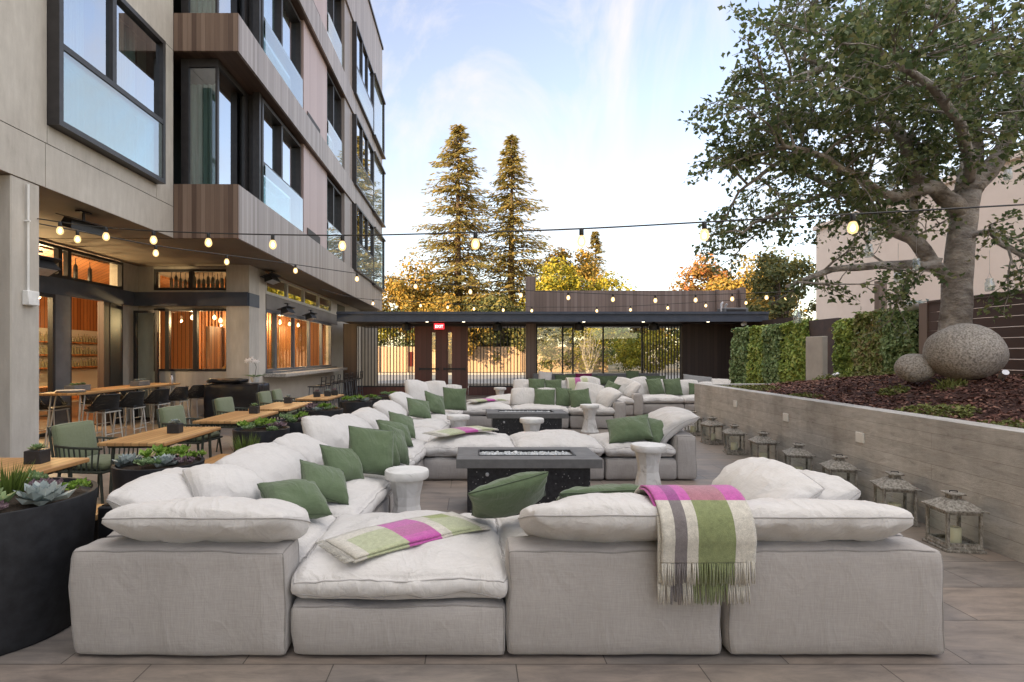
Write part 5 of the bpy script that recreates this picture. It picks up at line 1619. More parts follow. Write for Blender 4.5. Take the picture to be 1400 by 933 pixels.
# ------------------------------------------------------------------ trees beyond the gate
def redwood(label, x, y, h, rbase, seed):
    t = thing('redwood_tree', label, 'tree', (x, y, 0), 0, 'conifers beyond the canopy')
    rn = random.Random(seed)
    mb = MB()
    bw = MB()
    z = h * .10
    while z < h * .985:
        fr = (z / h)
        L = rbase * (1 - fr) ** .78 * (1.0 if fr > .16 else .6 + 2.5 * fr)
        nb_ = rn.randint(7, 9)
        for k in range(nb_):
            a = rn.random() * 6.283
            l = L * rn.uniform(.50, 1.22) * (1 + .16 * math.sin(a * 2 + seed * 2 + z * .25))
            if l < .25: l = .25
            dr = rn.uniform(.06, .26) * l
            n = max(4, int(l / .30))
            for i in range(1, n + 1):
                f = i / n
                px_, py_ = math.cos(a) * l * f, math.sin(a) * l * f
                pz = z + .10 * l * f - dr * f * f + (.10 * l * max(0, f - .75))
                wd = l * .30 * (1 - f * .6) + .14
                for q in range(4 if f > .3 else 2):
                    s = rn.uniform(.30, .66)
                    off = rn.uniform(-wd, wd)
                    c = Vector((px_ - math.sin(a) * off, py_ + math.cos(a) * off, pz - abs(off) * .25 + rn.uniform(-.12, .05)))
                    dirv = Vector((math.cos(a + off * 1.2) * .8, math.sin(a + off * 1.2) * .8, rn.uniform(-.65, .05))).normalized()
                    sd = dirv.cross(Vector((rn.uniform(-.4, .4), rn.uniform(-.4, .4), 1))).normalized() * s * .20
                    mb.add([c - sd, c + dirv * s * .6 - sd * .7, c + dirv * s, c + dirv * s * .5 + sd, c + sd * .6], [(0, 1, 2, 3, 4)])
            bw.tube([(0, 0, z), (math.cos(a) * l * .5, math.sin(a) * l * .5, z + .05 * l - dr * .25), (math.cos(a) * l * .9, math.sin(a) * l * .9, z + .08 * l - dr * .8)], [.05, .035, .012], 4, cap=False)
        z += rn.uniform(.36, .58) * (1 if fr < .8 else .7)
    bw.tube([(0, 0, 0), (0, 0, h * .5), (.1, 0, h * .97)], [h * .022, h * .012, .03], 8).build('trunk', M['bark_dark'], t, smooth=60)
    mb.build('crown', M['needles'], t)
def at(px, Y): return (px - CX) * Y / F
redwood('taller redwood next to the hotel side, first of the two tall conifers', at(626, 62), 62, 28.2, 8.2, 1)
redwood('second tall redwood, slightly shorter, next to the yellow trees', at(699, 64), 64, 27.6, 7.3, 2)
redwood('small distant conifer rising behind the yellow trees', at(814, 95), 95, 23.5, 5.6, 3)

def broadleaf(name, label, x, y, h, rx, rz_, matn, seed, n=5200, s=.34, zc=None, group='trees beyond the canopy', clumps=46, trunk=True, ry=None):
    t = thing(name, label, 'tree' if trunk else 'bush', (x, y, 0), 0, group)
    rn = random.Random(seed)
    zc = zc or h - rz_
    ry = ry or rx
    cl = []
    for i in range(clumps):
        u = Vector((rn.gauss(0, 1), rn.gauss(0, 1), rn.gauss(0, 1))).normalized()
        r = rn.uniform(.35, .92)
        cl.append((Vector((u.x * rx * r, u.y * ry * r, zc + u.z * rz_ * r)), rn.uniform(.20, .40) * min(rx, rz_ * 1.2)))
    if trunk:
        tb = MB().tube([(0, 0, 0), (.1, 0, zc * .5), (0, .1, zc)], [rx * .09, rx * .065, rx * .03], 8)
        for c, r in cl[:14]:
            tb.tube([(0, 0, zc * .55), (c.x * .5, c.y * .5, (zc * .6 + c.z) / 2), tuple(c)], [rx * .04, rx * .025, .02], 5)
        tb.build('trunk', M['bark_dark'], t, smooth=60)
    mb = MB()
    for i in range(n):
        c, r = rn.choice(cl)
        u = Vector((rn.gauss(0, 1), rn.gauss(0, 1), rn.gauss(0, 1))).normalized() * r * rn.random() ** .45
        u.z *= .8
        p = c + u
        if p.z < .05: continue
        leaf_quad(mb, p, u.normalized() + Vector((rn.uniform(-.7, .7), rn.uniform(-.7, .7), rn.uniform(-.2, .9))), s * rn.uniform(.55, 1.3), rn, .7)
    mb.build('crown' if trunk else 'foliage', M[matn], t)
    return t
broadleaf('oak_tree', 'golden oak beside the far corner of the hotel', at(556, 58), 58, 11.6, 4.6, 4.6, 'leaf_gold', 41, 7500, .36)
broadleaf('oak_tree', 'low golden oak in front of the two tall redwoods', at(610, 50), 50, 7.4, 3.6, 3.2, 'leaf_gold', 42, 5200, .32)
broadleaf('oak_tree', 'olive green tree low between the redwoods and the timber post', at(680, 52), 52, 8.0, 3.8, 3.6, 'leaf_olive', 43, 5600, .34)
broadleaf('oak_tree', 'golden brown oak above the rooftop screen with yellow leaves below', at(778, 70), 70, 15.6, 4.8, 5.4, 'leaf_gold', 44, 7500, .40)
broadleaf('yellow_tree', 'bright yellow green tree just above the rooftop screen beside the post', at(757, 56), 56, 11.6, 3.6, 4.6, 'leaf_yellow', 45, 6000, .34)
broadleaf('yellow_tree', 'bright yellow tree crown above the middle of the rooftop screen', at(812, 58), 58, 10.6, 4.0, 4.4, 'leaf_yellow', 46, 6000, .34)
broadleaf('oak_tree', 'rusty orange oak beside the crown of the courtyard tree', at(962, 62), 62, 13.2, 4.4, 5.2, 'leaf_rust', 47, 7000, .38)
broadleaf('oak_tree', 'golden orange tree behind the end of the rooftop screen', at(1012, 56), 56, 12.0, 4.6, 5.2, 'leaf_gold', 48, 6500, .36)
broadleaf('oak_tree', 'dark olive tree between the rooftop screen and the peach building', at(1072, 34), 34, 9.0, 2.6, 4.0, 'leaf_olive', 49, 6500, .22)
broadleaf('oak_tree', 'gold tinged tree low behind the canopy end and ivy hedge', at(1040, 44), 44, 7.6, 3.2, 3.4, 'leaf_gold', 50, 5000, .28)
broadleaf('oak_tree', 'hazy golden oak filling the gap between the two tall redwoods', at(655, 74), 74, 12.0, 5.5, 5.0, 'leaf_gold', 51, 6000, .42)
broadleaf('oak_tree', 'olive gold oak far behind, between the hotel and the first redwood', at(585, 80), 80, 12.0, 6.0, 5.0, 'leaf_olive', 52, 6000, .44)
broadleaf('oak_tree', 'rounded golden oak between the second redwood and the post', at(722, 66), 66, 10.6, 4.2, 4.6, 'leaf_gold', 53, 5200, .38)
broadleaf('oak_tree', 'low golden oak far behind the middle of the rooftop screen', at(870, 84), 84, 9.6, 6.5, 4.0, 'leaf_gold', 54, 5200, .42)
# shrubs along the far side of the road
for i, (px, Y, h, r, mt, l) in enumerate(((530, 54, 6.2, 4.2, 'leaf_bush', 'green shrub beyond the road, seen through the bars next to the bar'), (668, 54, 6.2, 4.6, 'leaf_bush', 'green shrub beyond the road, seen through the bars beside the timber post'),
        (755, 47, 4.6, 3.0, 'leaf_olive', 'dark olive shrub beyond the road, first behind the glass screen'), (905, 46, 4.2, 2.8, 'leaf_yellow', 'yellow green shrub beyond the road behind the short bar fence'),
        (868, 45, 3.4, 2.4, 'leaf_yellow', 'low yellow shrub beyond the road behind the glass screen'), (845, 50, 5.0, 2.6, 'leaf_bush', 'dark green shrub beyond the road in the middle of the glass screen'), (940, 49, 5.0, 3.0, 'leaf_bush', 'green shrub beyond the road at the end of the bar fence'),
        (500, 55, 6.4, 3.8, 'leaf_yellow', 'yellow green shrub beyond the road at the foot of the hotel'))):
    broadleaf('roadside_shrub', l, at(px, Y), Y, h, r, h * .5, mt, 60 + i, 3600, .20, h * .5, 'shrubs beyond the road', 30, False)
# pale bare shrub
bs = thing('bare_shrub', 'pale bare stemmed shrub beyond the road behind the glass screen', 'shrub', (at(806, 45.5), 45.5, 0))
rn = random.Random(8)
mb = MB()
for i in range(30):
    a = rn.random() * 6.28; l = rn.uniform(2.2, 3.9)
    mb.tube([(rn.uniform(-.2, .2), rn.uniform(-.2, .2), 0), (math.cos(a) * .6, math.sin(a) * .6, l * .5), (math.cos(a) * 1.5 * rn.random(), math.sin(a) * 1.2, l)], [.05, .035, .01], 4)
mb.build('stem', M['bark'], bs)
mb = MB()
for i in range(1500):
    a, r = rn.random() * 6.28, rn.random() * 1.7
    leaf_quad(mb, (math.cos(a) * r, math.sin(a) * r, rn.uniform(.3, 3.9)), (rn.uniform(-1, 1), rn.uniform(-1, 1), 1), .14, rn)
mb.build('foliage', M['leaf_yellow'], bs)
tf = thing('street_fence', 'tan board fence along the far side of the road', 'fence', (at(700, 50.5), 50.5, 0))
MB().box(at(400, 50.5), at(830, 50.5), 50.45, 50.55, .02, 2.35).build('board_panel', M['tan_fence'], tf, True)
for k in range(12):
    x = at(400, 50.5) + k * 2.63
    MB().box(x - .06, x + .06, 50.32, 50.449, 0, 2.4).build('post', M['tan_fence'], tf, True)
rsn = thing('red_street_sign', 'red sign on a thin post beyond the bar fence next to the gate', 'sign', (at(562, 30), 30, 0))
MB().tube([(0, 0, 0), (0, 0, 1.4)], .03, 6).build('post', M['grey_frame'], rsn)
MB().rbox(-.14, .14, -.05, -.031, .95, 1.75, .01, 1).build('sign_face', flat('sign_red', (.62, .08, .04), .5), rsn)
# ------------------------------------------------------------------ dining terrace
def teak_table(label, x, y, w=.64, l=1.16, h=.74):
    t = thing('dining_table', label, 'table', (x, y, 0), 0, 'teak tables beside the planters')
    MB().rbox(-w / 2, w / 2, -l / 2, l / 2, h - .035, h, .006, 1).build('tabletop', M['table_wood'], t)
    MB().box(-w / 2 + .06, w / 2 - .06, -l / 2 + .06, l / 2 - .06, h - .06, h - .0355).build('apron', M['olive_metal'], t)
    for sx in (-1, 1):
        for sy in (-1, 1):
            MB().tube([(sx * (w / 2 - .09), sy * (l / 2 - .10), h - .06), (sx * (w / 2 - .07), sy * (l / 2 - .07), 0)], .016, 8).build('leg', M['olive_metal'], t, smooth=60)
    return t
TBL = [(-3.42, 4.00, .80), (-3.18, 5.72, 1.16), (-3.14, 7.45, 1.24), (-3.08, 9.0, 1.24), (-2.98, 10.95, 1.24)]
TLAB = ['teak table cut off by the picture edge beside the big black planter', 'teak table with a small square pot and one green chair behind the second planter', 'teak table behind the third planter with a small black pot at its far end',
        'teak table in front of the black covered grill', 'teak table farthest along, before the bar stools']
for (x, y, l), lb in zip(TBL, TLAB): teak_table(lb, x, y, l=l, w=.64 if l > 1 else .74)
# high table
ht = thing('high_table', 'long high teak table with woven stools in front of the restaurant doors', 'table', (-6.95, 10.9, 0), R(2))
MB().rbox(-.32, .32, -1.75, 1.75, .885, .925, .006, 1).build('tabletop', M['table_wood'], ht)
for sx in (-1, 1):
    for sy in (-1, 1):
        for k in (0, .12):
            MB().tube([(sx * .24, sy * (1.55 - k), .885), (sx * .27, sy * (1.66 - k * .4), 0)], .012, 6).build('leg', M['pale_metal'], ht, smooth=60)
ht2 = thing('high_table', 'high teak table mostly hidden behind the concrete pillar', 'table', (-7.0, 6.6, 0), R(2))
MB().rbox(-.32, .32, -1.3, 1.5, .885, .925, .006, 1).build('tabletop', M['table_wood'], ht2)
for sx in (-1, 1):
    for sy in (-1.15, 1.35):
        MB().tube([(sx * .24, sy, .885), (sx * .27, sy, 0)], .012, 6).build('leg', M['pale_metal'], ht2, smooth=60)

def armchair():
    """faces +X, origin on the floor under the seat"""
    t = thing('garden_armchair', '', 'chair', (0, 0, 0), 0, 'green cushioned garden armchairs')
    for sx, sy in ((-.24, -.27), (-.24, .27), (.25, -.28), (.25, .28)):
        MB().tube([(sx * .9, sy * .95, .42), (sx * 1.12, sy * 1.05, 0)], [.016, .011], 7).build('leg', M['olive_metal'], t, smooth=60)
    MB().tube([(-.25, -.28, .40), (.26, -.29, .40), (.26, .29, .40), (-.25, .28, .40), (-.25, -.28, .40)], .014, 6).box(-.24, .25, -.27, .27, .395, .41).build('seat_frame', M['olive_metal'], t, smooth=40)
    for s in (-1, 1):
        mb = MB()
        top = [(-.30, s * .20, .66), (-.24, s * .29, .655), (-.05, s * .315, .645), (.16, s * .31, .64), (.25, s * .27, .635)]
        mb.tube(top, .013, 6)
        for i in range(9):
            f = i / 8
            x = -.26 + .48 * f
            mb.tube([(x, s * (.27 + .045 * math.sin(f * 3.1)), .645), (x * .9, s * .28, .40)], .008, 5)
        mb.build('armrest', M['olive_metal'], t, smooth=60)
    mb = MB()
    mb.tube([(-.28, -.25, .41), (-.36, -.24, .83), (-.36, .24, .83), (-.28, .25, .41)], .013, 6)
    for i in range(7):
        y = -.2 + .4 * i / 6
        mb.tube([(-.285, y, .42), (-.36, y, .82)], .007, 5)
    mb.build('back_frame', M['olive_metal'], t, smooth=60)
    softbox(MB(), .50, .50, .075, (.01, 0, .45), r=.03, bulge=.015, puff=.008, wr=.003, seed=201, nx=10, ny=10, nz_=4, pucker=.003).build('seat_cushion', M['chair_green'], t, smooth=180)
    Tm = Matrix.Translation((-.285, 0, .655)) @ Matrix.Rotation(R(-79), 4, 'Y')
    mb = softbox(MB(), .40, .50, .075, (0, 0, 0), r=.03, bulge=.012, puff=.006, wr=.003, seed=202, nx=10, ny=10, nz_=4, pucker=.003)
    m2 = MB().add(mb.v, mb.f, 0, Matrix.Translation((-.275, 0, .655)) @ Matrix.Rotation(R(80), 4, 'Y'))
    m2.build('back_cushion', M['chair_green'], t, smooth=180)
    return t
ac_ = armchair()
for i, (x, y, rz, l) in enumerate(((-3.86, 5.72, -6, 'green cushioned armchair at the table behind the second planter, nearest to the camera'), (-3.82, 7.55, -4, 'green cushioned armchair at the table with the pot at its far end'),
        (-3.80, 9.1, -5, 'green cushioned armchair just in front of the black covered grill'), (-3.72, 10.7, -2, 'green armchair at the farthest teak table, near side'), (-3.70, 11.35, 3, 'green armchair at the farthest teak table, far side'), (-4.25, 3.9, -8, 'green armchair at the table cut off by the picture edge'))):
    o = ac_ if i == 0 else copy_tree(ac_)
    place(o, (x, y, 0), R(rz), l)

def woven_stool():
    """faces +X"""
    t = thing('woven_bar_stool', '', 'bar stool', (0, 0, 0), 0, 'woven bar stools at the high tables')
    for sx in (-1, 1):
        for sy in (-1, 1):
            MB().tube([(sx * .15, sy * .17, .60), (sx * .20, sy * .21, 0)], .013, 7).build('leg', M['pale_metal'], t, smooth=60)
    for sx in (-1, 1): MB().tube([(sx * .185, -.20, .2), (sx * .185, .20, .2)], .01, 6).build('stretcher', M['pale_metal'], t, smooth=60)
    MB().tube([(-.17, -.195, .58), (.17, -.195, .58), (.17, .195, .58), (-.17, .195, .58), (-.17, -.195, .58)], .012, 6).build('seat_frame', M['pale_metal'], t, smooth=60)
    MB().rbox(-.19, .21, -.21, .21, .60, .635, .015, 2).build('seat', M['socket'], t)
    # woven bucket: crossing cords
    mb = MB()
    def S(a, z):
        r = .225 + .03 * (z - .62) / .25
        hh = .62 + (z - .62) * (1 if abs(a) < 1.1 else max(.25, 1 - (abs(a) - 1.1) / .75))
        return Vector((-math.cos(a) * r * .95 + .01, math.sin(a) * r * 1.02, hh))
    for k in range(-24, 25):
        a = k * .073
        for sl in (-.35, .35):
            mb.tube([S(a, .62), S(a + sl * .5, .74), S(a + sl, .87)], .0065, 4, cap=False)
    for z in (.63, .75):
        mb.tube([S(-1.8 + 3.6 * i / 20, z) for i in range(21)], .007, 4)
    mb.tube([S(-1.8 + 3.6 * i / 24, .88) for i in range(25)], .016, 6)
    mb.build('woven_back', M['socket'], t, smooth=60)
    return t
ws = woven_stool()
WS = [(-6.38, 9.55, 176, 'woven black bar stool at the near end of the long high table'), (-6.36, 10.25, 183, 'woven black bar stool at the long high table, second from the pillar'), (-6.33, 11.05, 178, 'woven black bar stool at the long high table, third from the pillar'),
      (-6.30, 11.75, 184, 'woven black bar stool at the long high table, fourth from the pillar'), (-6.28, 12.45, 180, 'woven black bar stool at the wall end of the long high table'),
      (-7.55, 9.9, 2, 'woven stool on the door side of the high table, nearest to the pillar'), (-7.52, 11.0, -3, 'woven stool on the door side of the high table, in the middle'), (-7.48, 12.0, 0, 'woven stool on the door side of the high table, nearest to the wall'),
      (-6.45, 7.05, 180, 'woven bar stool at the hidden high table beside the concrete pillar')]
for i, (x, y, rz, l) in enumerate(WS):
    o = ws if i == 0 else copy_tree(ws)
    place(o, (x, y, 0), R(rz), l)

def counter_stool():
    t = thing('counter_stool', '', 'bar stool', (0, 0, 0), 0, 'black metal stools along the bar counter')
    for sx in (-1, 1):
        for sy in (-1, 1):
            MB().tube([(sx * .15, sy * .15, .68), (sx * .2, sy * .2, 0)], .012, 6).build('leg', M['grey_frame'], t, smooth=60)
    MB().tube([(-.18, -.18, .24), (.18, -.18, .24), (.18, .18, .24), (-.18, .18, .24), (-.18, -.18, .24)], .009, 5).build('footrest', M['black_metal'], t)
    MB().rbox(-.2, .2, -.2, .2, .68, .71, .01, 1).build('seat', M['black_metal'], t)
    mb = MB().tube([(.18, -.18, .70), (.20, -.19, .96), (.20, .19, .96), (.18, .18, .70)], .014, 6).tube([(.19, -.185, .84), (.19, .185, .84)], .012, 6)
    mb.build('backrest', M['black_metal'], t, smooth=60)
    return t
cs = counter_stool()
ordn = ['first', 'second', 'third', 'fourth', 'fifth', 'sixth', 'seventh']
for i in range(7):
    o = cs if i == 0 else copy_tree(cs)
    place(o, (-4.25 + .02 * (i % 2), 15.2 + i * .88, 0), R(3 * ((i % 3) - 1)), 'black metal stool at the bar counter, ' + ordn[i] + ' from the covered grill')

# covered grill and orchid
gr = thing('covered_grill', 'grill under a glossy black cover against the concrete pillar', 'grill', (-5.27, 12.40, 0))
softbox(MB(), 1.25, .62, .93, (0, 0, .475), r=.05, puff=.03, wr=.02, seed=301, nx=16, ny=10, nz_=10, seams=(), pucker=.012).build('cover', noisy('black_cover', (.008, .008, .010), (.016, .016, .02), 6, .35, .3, .01), gr, smooth=180)
softbox(MB(), .75, .5, .10, (-.2, 0, .985), r=.05, puff=.02, wr=.02, seed=302, nx=12, ny=8, nz_=4, seams=(), pucker=.012).build('lid', bpy.data.materials['black_cover'], gr, smooth=180)
ob = thing('orchid_pot', 'white flowering orchid in a pale pot on the black covered grill', 'plant', (-4.86, 12.38, .955))
MB().lathe([(.07, .0), (.10, .08), (.105, .12), (.09, .115), (.02, .10)], 16).build('pot', M['marble'], ob, smooth=50)
mb = MB(); rn = random.Random(5)
for i in range(9):
    a = i * .7
    d = Vector((math.cos(a), math.sin(a), .35))
    b = Vector((-math.sin(a), math.cos(a), 0)) * .035
    p = Vector((0, 0, .11))
    mb.add([p, p + d * .13 + b, p + d * .28 + Vector((0, 0, -.04)), p + d * .13 - b], [(0, 1, 2, 3)])
mb.build('leaves', M['suc_green'], ob)
mb = MB()
MB().tube([(0, 0, .11), (.03, 0, .34), (-.02, -.02, .50), (-.16, -.05, .54)], .006, 5).build('stem', M['olive_metal'], ob, smooth=60)
for i in range(11):
    c = Vector((-.20 + .24 * (i / 10) + rn.uniform(-.02, .02), -.05 + rn.uniform(-.05, .05), 0.53 - abs(i - 6) * .012 + rn.uniform(-.03, .02)))
    for k in range(5):
        a = k * 1.257 + i
        u, w = Vector((math.cos(a), .2, math.sin(a))), Vector((-math.sin(a), .1, math.cos(a)))
        mb.add([c, c + u * .028 + w * .016, c + u * .05, c + u * .028 - w * .016], [(0, 1, 2, 3)])
mb.build('blossoms', M['orchid'], ob)

# ------------------------------------------------------------------ planters and succulents
def planter(label, x, y, r, h, base=.80, sx=1.0):
    t = thing('round_planter', label, 'planter', (x, y, 0), 0, 'black round planters')
    MB().lathe([(r * base, 0), (r * (base + .03), .02), (r, h - .01), (r, h), (r - .025, h), (r - .03, h - .03), (.02, h - .03)], 40, sx=sx).build('pot', M['planter'], t, smooth=40)
    mb = MB(); vs = []; fs = []
    n = 18
    vs.append((0, 0, h + .01))
    for ring in (1, 2, 3):
        for k in range(n):
            a = 2 * PI * k / n; rr = (r - .032) * ring / 3
            vs.append((rr * sx * math.cos(a), rr * math.sin(a), h - .005 - .012 * ring / 3 + .02 * noise.noise(Vector((x + rr * math.cos(a) * 9, rr * math.sin(a) * 9, 1))) - (.02 if ring == 3 else 0)))
    for k in range(n):
        fs.append((0, 1 + k, 1 + (k + 1) % n))
        for ring in (0, 1): fs.append((1 + ring * n + k, 1 + (ring + 1) * n + k, 1 + (ring + 1) * n + (k + 1) % n, 1 + ring * n + (k + 1) % n))
    MB().add(vs, fs).build('soil', M['soil'], t, smooth=180)
    return t
def rosette(r, n, seed, open_=.6, thick=.22, width=.50, cup=.5):
    """echeveria: spiralling thick pointed leaves"""
    mb = MB(); rn = random.Random(seed)
    for i in range(n):
        f = i / n                       # 0 centre .. 1 outside
        a = i * 2.39996 + rn.uniform(-.1, .1)
        L = r * (.30 + .70 * f) * rn.uniform(.9, 1.08)
        el = R(78) * (1 - f) ** .8 * (1.15 - open_ * .3) + R(12) * (1 - open_)
        d = Vector((math.cos(a) * math.cos(el), math.sin(a) * math.cos(el), math.sin(el)))
        s = Vector((-math.sin(a), math.cos(a), 0))
        up = s.cross(d) * -1
        if up.z < 0: up = -up
        w = L * width
        p0 = Vector((0, 0, r * .10 * (1 - f)))
        th = L * thick * .5
        c1 = p0 + d * L * .70 - up * L * .03
        tip = p0 + d * L + up * L * .14 * cup
        vs = [p0 - s * w * .16, p0 + s * w * .16, c1 + s * w * .5 + up * L * .06, c1 - s * w * .5 + up * L * .06, c1 - up * th, c1 + up * th * .3, tip, p0 - up * th * .5]
        mb.add(vs, [(0, 1, 2, 5), (0, 5, 3), (2, 6, 5), (3, 5, 6), (7, 4, 2, 1), (7, 0, 3, 4), (4, 6, 2), (4, 3, 6)])
    return mb
def frilly(r, n, seed):
    """aeonium head / lettuce like clump: several small rosettes"""
    mb = MB(); rn = random.Random(seed)
    for k in range(6):
        a, q = k * 1.05 + rn.random(), r * .55 * (0 if k == 0 else 1) * rn.uniform(.7, 1.1)
        m = rosette(r * rn.uniform(.42, .58), n // 4, seed + k, .35, .08, .62, 1.2)
        mb.add(m.v, m.f, 0, Matrix.Translation((q * math.cos(a), q * math.sin(a), r * .28 * (1 if k == 0 else rn.uniform(.3, .9)))) @ Euler((rn.uniform(-.3, .3), rn.uniform(-.3, .3), 0)).to_matrix().to_4x4())
    return mb
def spiky(r, n, seed, h=1.3):
    mb = MB(); rn = random.Random(seed)
    for i in range(n):
        a = rn.random() * 6.28; q = r * .5 * rn.random()
        p = Vector((q * math.cos(a), q * math.sin(a), 0))
        d = Vector((math.cos(a) * rn.uniform(.1, .6), math.sin(a) * rn.uniform(.1, .6), 1)).normalized() * r * h * rn.uniform(.6, 1.1)
        s = d.cross(Vector((rn.uniform(-1, 1), rn.uniform(-1, 1), .1))).normalized() * r * .035
        mb.add([p - s, p + s, p + d * .6 + s * .7, p + d, p + d * .6 - s * .7], [(0, 1, 2, 3, 4)])
    return mb
protos = {}
def succ(kind, r, seed):
    key = (kind, seed % 2)
    if key not in protos:
        protos[key] = {'rosette': lambda: rosette(1, 44, seed), 'frill': lambda: frilly(1, 60, seed), 'spike': lambda: spiky(1, 120, seed), 'small': lambda: frilly(1, 40, seed)}[kind]()
    return protos[key]
KINDS = {  # kind: (mesh, material, words)
    'blue': ('rosette', 'suc_blue', 'blue grey rosette succulent'), 'green': ('rosette', 'suc_green', 'pale green rosette succulent'), 'lime': ('frill', 'suc_lime', 'bright lime frilly succulent'),
    'plum': ('frill', 'suc_plum', 'plum tinged clumping succulent'), 'orange': ('frill', 'suc_orange', 'orange tinged clumping succulent'), 'grass': ('spike', 'grass_blade', 'grassy green tuft'), 'mix': ('frill', 'suc_green', 'soft green clumping succulent')}
def plant(kind, x, y, z, r, where, seed, sq=1.0):
    shape, mt, wd = KINDS[kind]
    o = succ(shape, r, seed).build('succulent' if kind != 'grass' else 'grass_tuft', M[mt])
    r *= 1.42 if kind not in ('blue', 'green', 'orange') else (1.12 if kind != 'orange' else .8); o.location = (x, y, z); o.scale = (r, r, r * sq * 1.1)
    o.rotation_euler = (0, 0, seed * 1.3)
    return tag(o, wd + ' ' + where, 'plant', 'succulents in the planters')
PL = [(-2.74, 3.15, .50, .75, 'the biggest planter', 'large black round planter of succulents at the near sofa corner'),
      (-2.56, 4.52, .335, .68, 'the second planter', 'black round planter beside the near corner of the long sofa side'),
      (-2.52, 6.62, .325, .68, 'the third planter', 'black round planter beside the teak table with the pot at its end'),
      (-2.36, 7.42, .29, .68, 'the fourth planter', 'black round planter half hidden behind the third planter'),
      (-2.40, 8.95, .32, .68, 'the fifth planter', 'black round planter in front of the grill side tables'),
      (-2.20, 10.55, .31, .68, 'the sixth planter', 'black round planter before the last teak table'),
      (-2.02, 11.4, .24, .64, 'the smallest round planter', 'smaller black round planter next to the sixth one'),
      (-1.80, 12.75, .34, .62, 'the planter closest to the gate', 'black round planter closest to the wooden gate')]
PLANTS = [
 [('grass', .04, .06, .10), ('green', .14, -.27, .17), ('blue', .36, -.10, .15), ('lime', .36, .16, .07), ('plum', -.08, -.36, .10), ('plum', .20, .12, .09), ('green', .02, -.16, .10), ('mix', -.20, .06, .10), ('mix', -.02, .30, .10), ('plum', .26, -.30, .06), ('blue', -.30, .0, .13), ('mix', -.25, -.22, .11)],
 [('blue', -.22, -.06, .12), ('lime', -.05, .08, .14), ('blue', .10, -.10, .12), ('lime', .22, .10, .09), ('mix', .02, -.20, .09), ('plum', .24, -.06, .07), ('lime', .02, .20, .12)],
 [('lime', -.20, -.02, .11), ('lime', .02, .04, .14), ('mix', -.05, -.18, .10), ('plum', .20, -.05, .10), ('blue', .14, .16, .10), ('green', .2, -.18, .08)],
 [('mix', -.12, 0, .11), ('lime', .06, .04, .13), ('plum', .16, -.10, .09), ('green', .0, -.16, .09)],
 [('plum', -.18, 0, .12), ('lime', .02, -.02, .13), ('orange', .18, .04, .10), ('blue', -.05, -.18, .09), ('mix', .15, -.15, .09)],
 [('lime', -.16, .0, .12), ('lime', .06, .02, .14), ('blue', .18, -.06, .10), ('mix', -.02, -.17, .10), ('plum', .1, .17, .09)],
 [('lime', -.03, 0, .13), ('mix', .1, -.08, .09), ('blue', -.12, -.08, .08)],
 [('mix', -.18, 0, .12), ('lime', .02, 0, .12), ('plum', .18, -.03, .11), ('blue', 0, -.18, .09), ('lime', .12, .16, .10)]]
adj = {('lime'): ['', 'beside the first, another '], }
for pi, ((x, y, r, h, wh, lab_), ps) in enumerate(zip(PL, PLANTS)):
    planter(lab_, x, y, r, h, .86 if pi == 0 else .82)
    seen = {}
    for k, (kind, dx, dy, pr) in enumerate(ps):
        pos = ('at the near rim' if dy < -.12 * r / .33 else 'at the far rim' if dy > .12 * r / .33 else 'in the middle') + (' sofa side' if dx > .12 * r / .33 else ' table side' if dx < -.12 * r / .33 else '')
        plant(kind, x + dx, y + dy, h - .005, pr, pos + ' of ' + wh, pi * 11 + k, 1.0 if kind != 'grass' else 1.0)
# low planter between the big one and the sofa corner
lp = thing('low_planter', 'low black planter with orange succulents squeezed behind the near sofa corner', 'planter', (-2.36, 3.92, 0))
MB().rbox(-.20, .20, -.16, .16, 0, .52, .01, 1).build('pot', M['planter'], lp)
MB().box(-.18, .18, -.14, .14, .5, .527).build('soil', M['soil'], lp)
for k, (kind, dx, dy, pr, ww) in enumerate((('orange', .02, .02, .13, 'in the middle of the low planter'), ('lime', .12, .08, .10, 'at the back of the low planter'), ('plum', -.1, -.06, .08, 'at the near edge of the low planter'), ('orange', .12, -.05, .10, 'at the sofa side of the low planter'))):
    plant(kind, -2.36 + dx, 3.92 + dy, .53, pr, ww, 90 + k)
lp2 = thing('low_planter', 'low black planter of reddish plants between the second and third round planters', 'planter', (-2.30, 5.55, 0))
MB().rbox(-.16, .16, -.40, .40, 0, .52, .01, 1).build('pot', M['planter'], lp2)
MB().box(-.14, .14, -.38, .38, .5, .527).build('soil', M['soil'], lp2)
for k, (kind, dx, dy, pr, ww) in enumerate((('orange', 0, -.2, .11, 'at the near end of the long low planter'), ('grass', .02, .02, .12, 'in the middle of the long low planter'), ('orange', 0, .24, .11, 'at the far end of the long low planter'))):
    plant(kind, -2.30 + dx, 5.55 + dy, .53, pr, ww, 100 + k)
# low timber benches between planters
for (x0, x1, y0, y1, l) in ((-2.95, -2.62, 3.72, 4.12, 'short low timber bench between the big planter and the second one'), (-2.84, -2.50, 4.95, 6.22, 'low timber bench between the second and third planters'), (-2.74, -2.42, 7.8, 8.55, 'low timber bench between the fourth and fifth planters')):
    t = thing('timber_bench', l, 'bench', ((x0 + x1) / 2, (y0 + y1) / 2, 0), 0, 'low timber benches between planters')
    MB().rbox(x0, x1, y0, y1, .40, .445, .006, 1).build('seat', M['table_wood'], t, True)
    for yy in (y0 + .06, y1 - .06):
        MB().box(x0 + .04, x1 - .04, yy - .02, yy + .02, 0, .40).build('leg', M['black_metal'], t, True)
